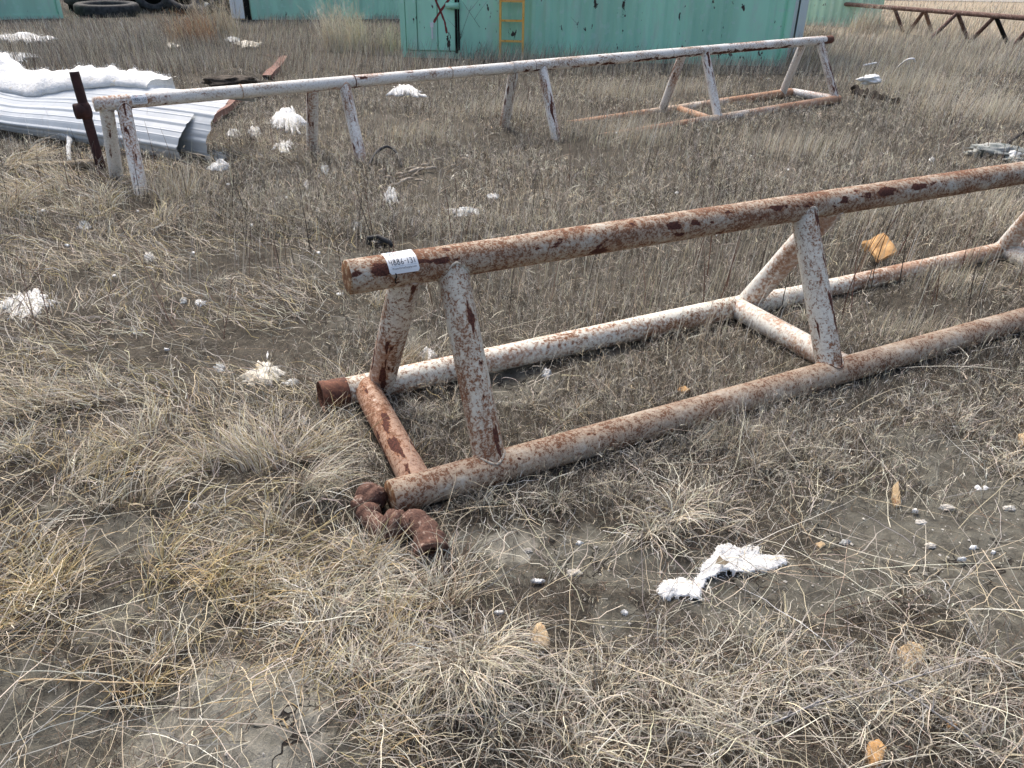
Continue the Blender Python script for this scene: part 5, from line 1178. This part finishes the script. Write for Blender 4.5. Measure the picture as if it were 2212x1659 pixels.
        G.add(blades(P, az, LL, np.clip(r/rad*.5+RG.normal(.1, .25, n), 0, 1.3), RG.uniform(droop*.75, droop*1.25, n), (.0011+.0002*d)*RG.uniform(.6, 1.35, n), pal(n, *PL[pk]), 7, .5, .9))
    G.build("grass_tussocks", "arching pale grass tussocks in front of and under the near rack")
tussocks()
# tall bushes of dry grass near the containers, one object each
def bush(px, py, w, h, n, cols, wts, az, label, seed):
    C = gp(px, py); r = w*np.sqrt(RG.rand(n)); a = RG.uniform(0, 2*pi, n); P = np.stack([C[0]+r*np.cos(a), C[1]+r*np.sin(a)*.6, np.zeros(n)], -1); P[:, 2] = gh(P[:, 0], P[:, 1])
    G = Grass(); b = G.add(blades(P, az+RG.normal(0, .9, n), h*RG.uniform(.35, 1.1, n), RG.uniform(0, .35, n), RG.uniform(.1, 1.1, n), .0055*RG.uniform(.6, 1.3, n), pal(n, cols, wts), 6, .3), False)
    pts = b['pts']
    for k in range(3):
        i = RG.randint(2, 7, n); Q = pts[np.arange(n), i]; G.add(blades(Q, RG.uniform(0, 2*pi, n), h*RG.uniform(.06, .2, n), RG.uniform(.2, 1, n), RG.uniform(.5, 1.5, n), .004, b['col'], 3, .3), False)
    G.build("dry_bush", label, None, "dry bush", None, "dry bushes before the containers")
bush(745, 110, .5, .95, 420, [STRAW, PALE, GREY], [3, 2, 2], 2.4, "large blond bush of dry grass left of the cross-marked container", 1)
bush(820, 118, .4, .6, 240, [STRAW, GREY, DGREY], [2, 2, 1], 1.5, "smaller dull bush between the blond bush and the cross-marked container", 2)
bush(470, 78, .6, .9, 420, [STRAW, GREY, BROWN], [3, 2, 1], 2.6, "pale bush of dry stalks before the heap of tyres", 3)
bush(420, 95, .55, .7, 320, [(.36, .22, .13), STRAW, BROWN], [3, 1, 1], 2.6, "reddish tan bush at the left of the pale stalks", 4)
bush(1870, 72, .5, .8, 300, [STRAW, PALE, GREY, BROWN], [2, 2, 2, 1], .6, "ragged bush at the right corner of the yellow-green container", 5)
bush(1760, 95, .45, .5, 300, [GREY, BROWN, STRAW, DGREY], [2, 2, 2, 1], .6, "low brown bush at the foot of the white post", 6)
bush(1735, 150, .35, .6, 240, [STRAW, GREY, BROWN], [2, 2, 1], .6, "dry tuft right behind the last legs of the white rack", 7)
# pebbles and crumbs
def pebbles():
    n = 1500; P, X_, Y_ = area(n, 1000, 2380, 950, 1500); P, X_, Y_ = keep(P, X_, Y_, .15+.85*bare(P[:, 0], P[:, 1])); P2, _, _ = area(500, -100, 2300, 500, 1780); P = np.concatenate([P, P2]); n = len(P)
    O = np.array([(1, 0, 0), (-1, 0, 0), (0, 1, 0), (0, -1, 0), (0, 0, 1), (0, 0, -1)], float); Fo = [(0, 2, 4), (2, 1, 4), (1, 3, 4), (3, 0, 4), (2, 0, 5), (1, 2, 5), (3, 1, 5), (0, 3, 5)]
    s = np.exp(RG.normal(math.log(.0022), .45, n)); V = P[:, None, :]+O[None]*s[:, None, None]*RG.uniform(.6, 1.4, (n, 6, 1))*[1, 1, .6]; V[:, :, 2] += .003
    F = (np.array(Fo)[None]+(np.arange(n)*6)[:, None, None]).reshape(-1, 3); me = quadmesh("pebbles", V.reshape(-1, 3), F, M_pebble, False, {"pl": V.reshape(-1, 3)}); tag(link("pebbles", me), "tiny pale pebbles and crumbs on the clay", kind='stuff')
pebbles()
print("grass done")
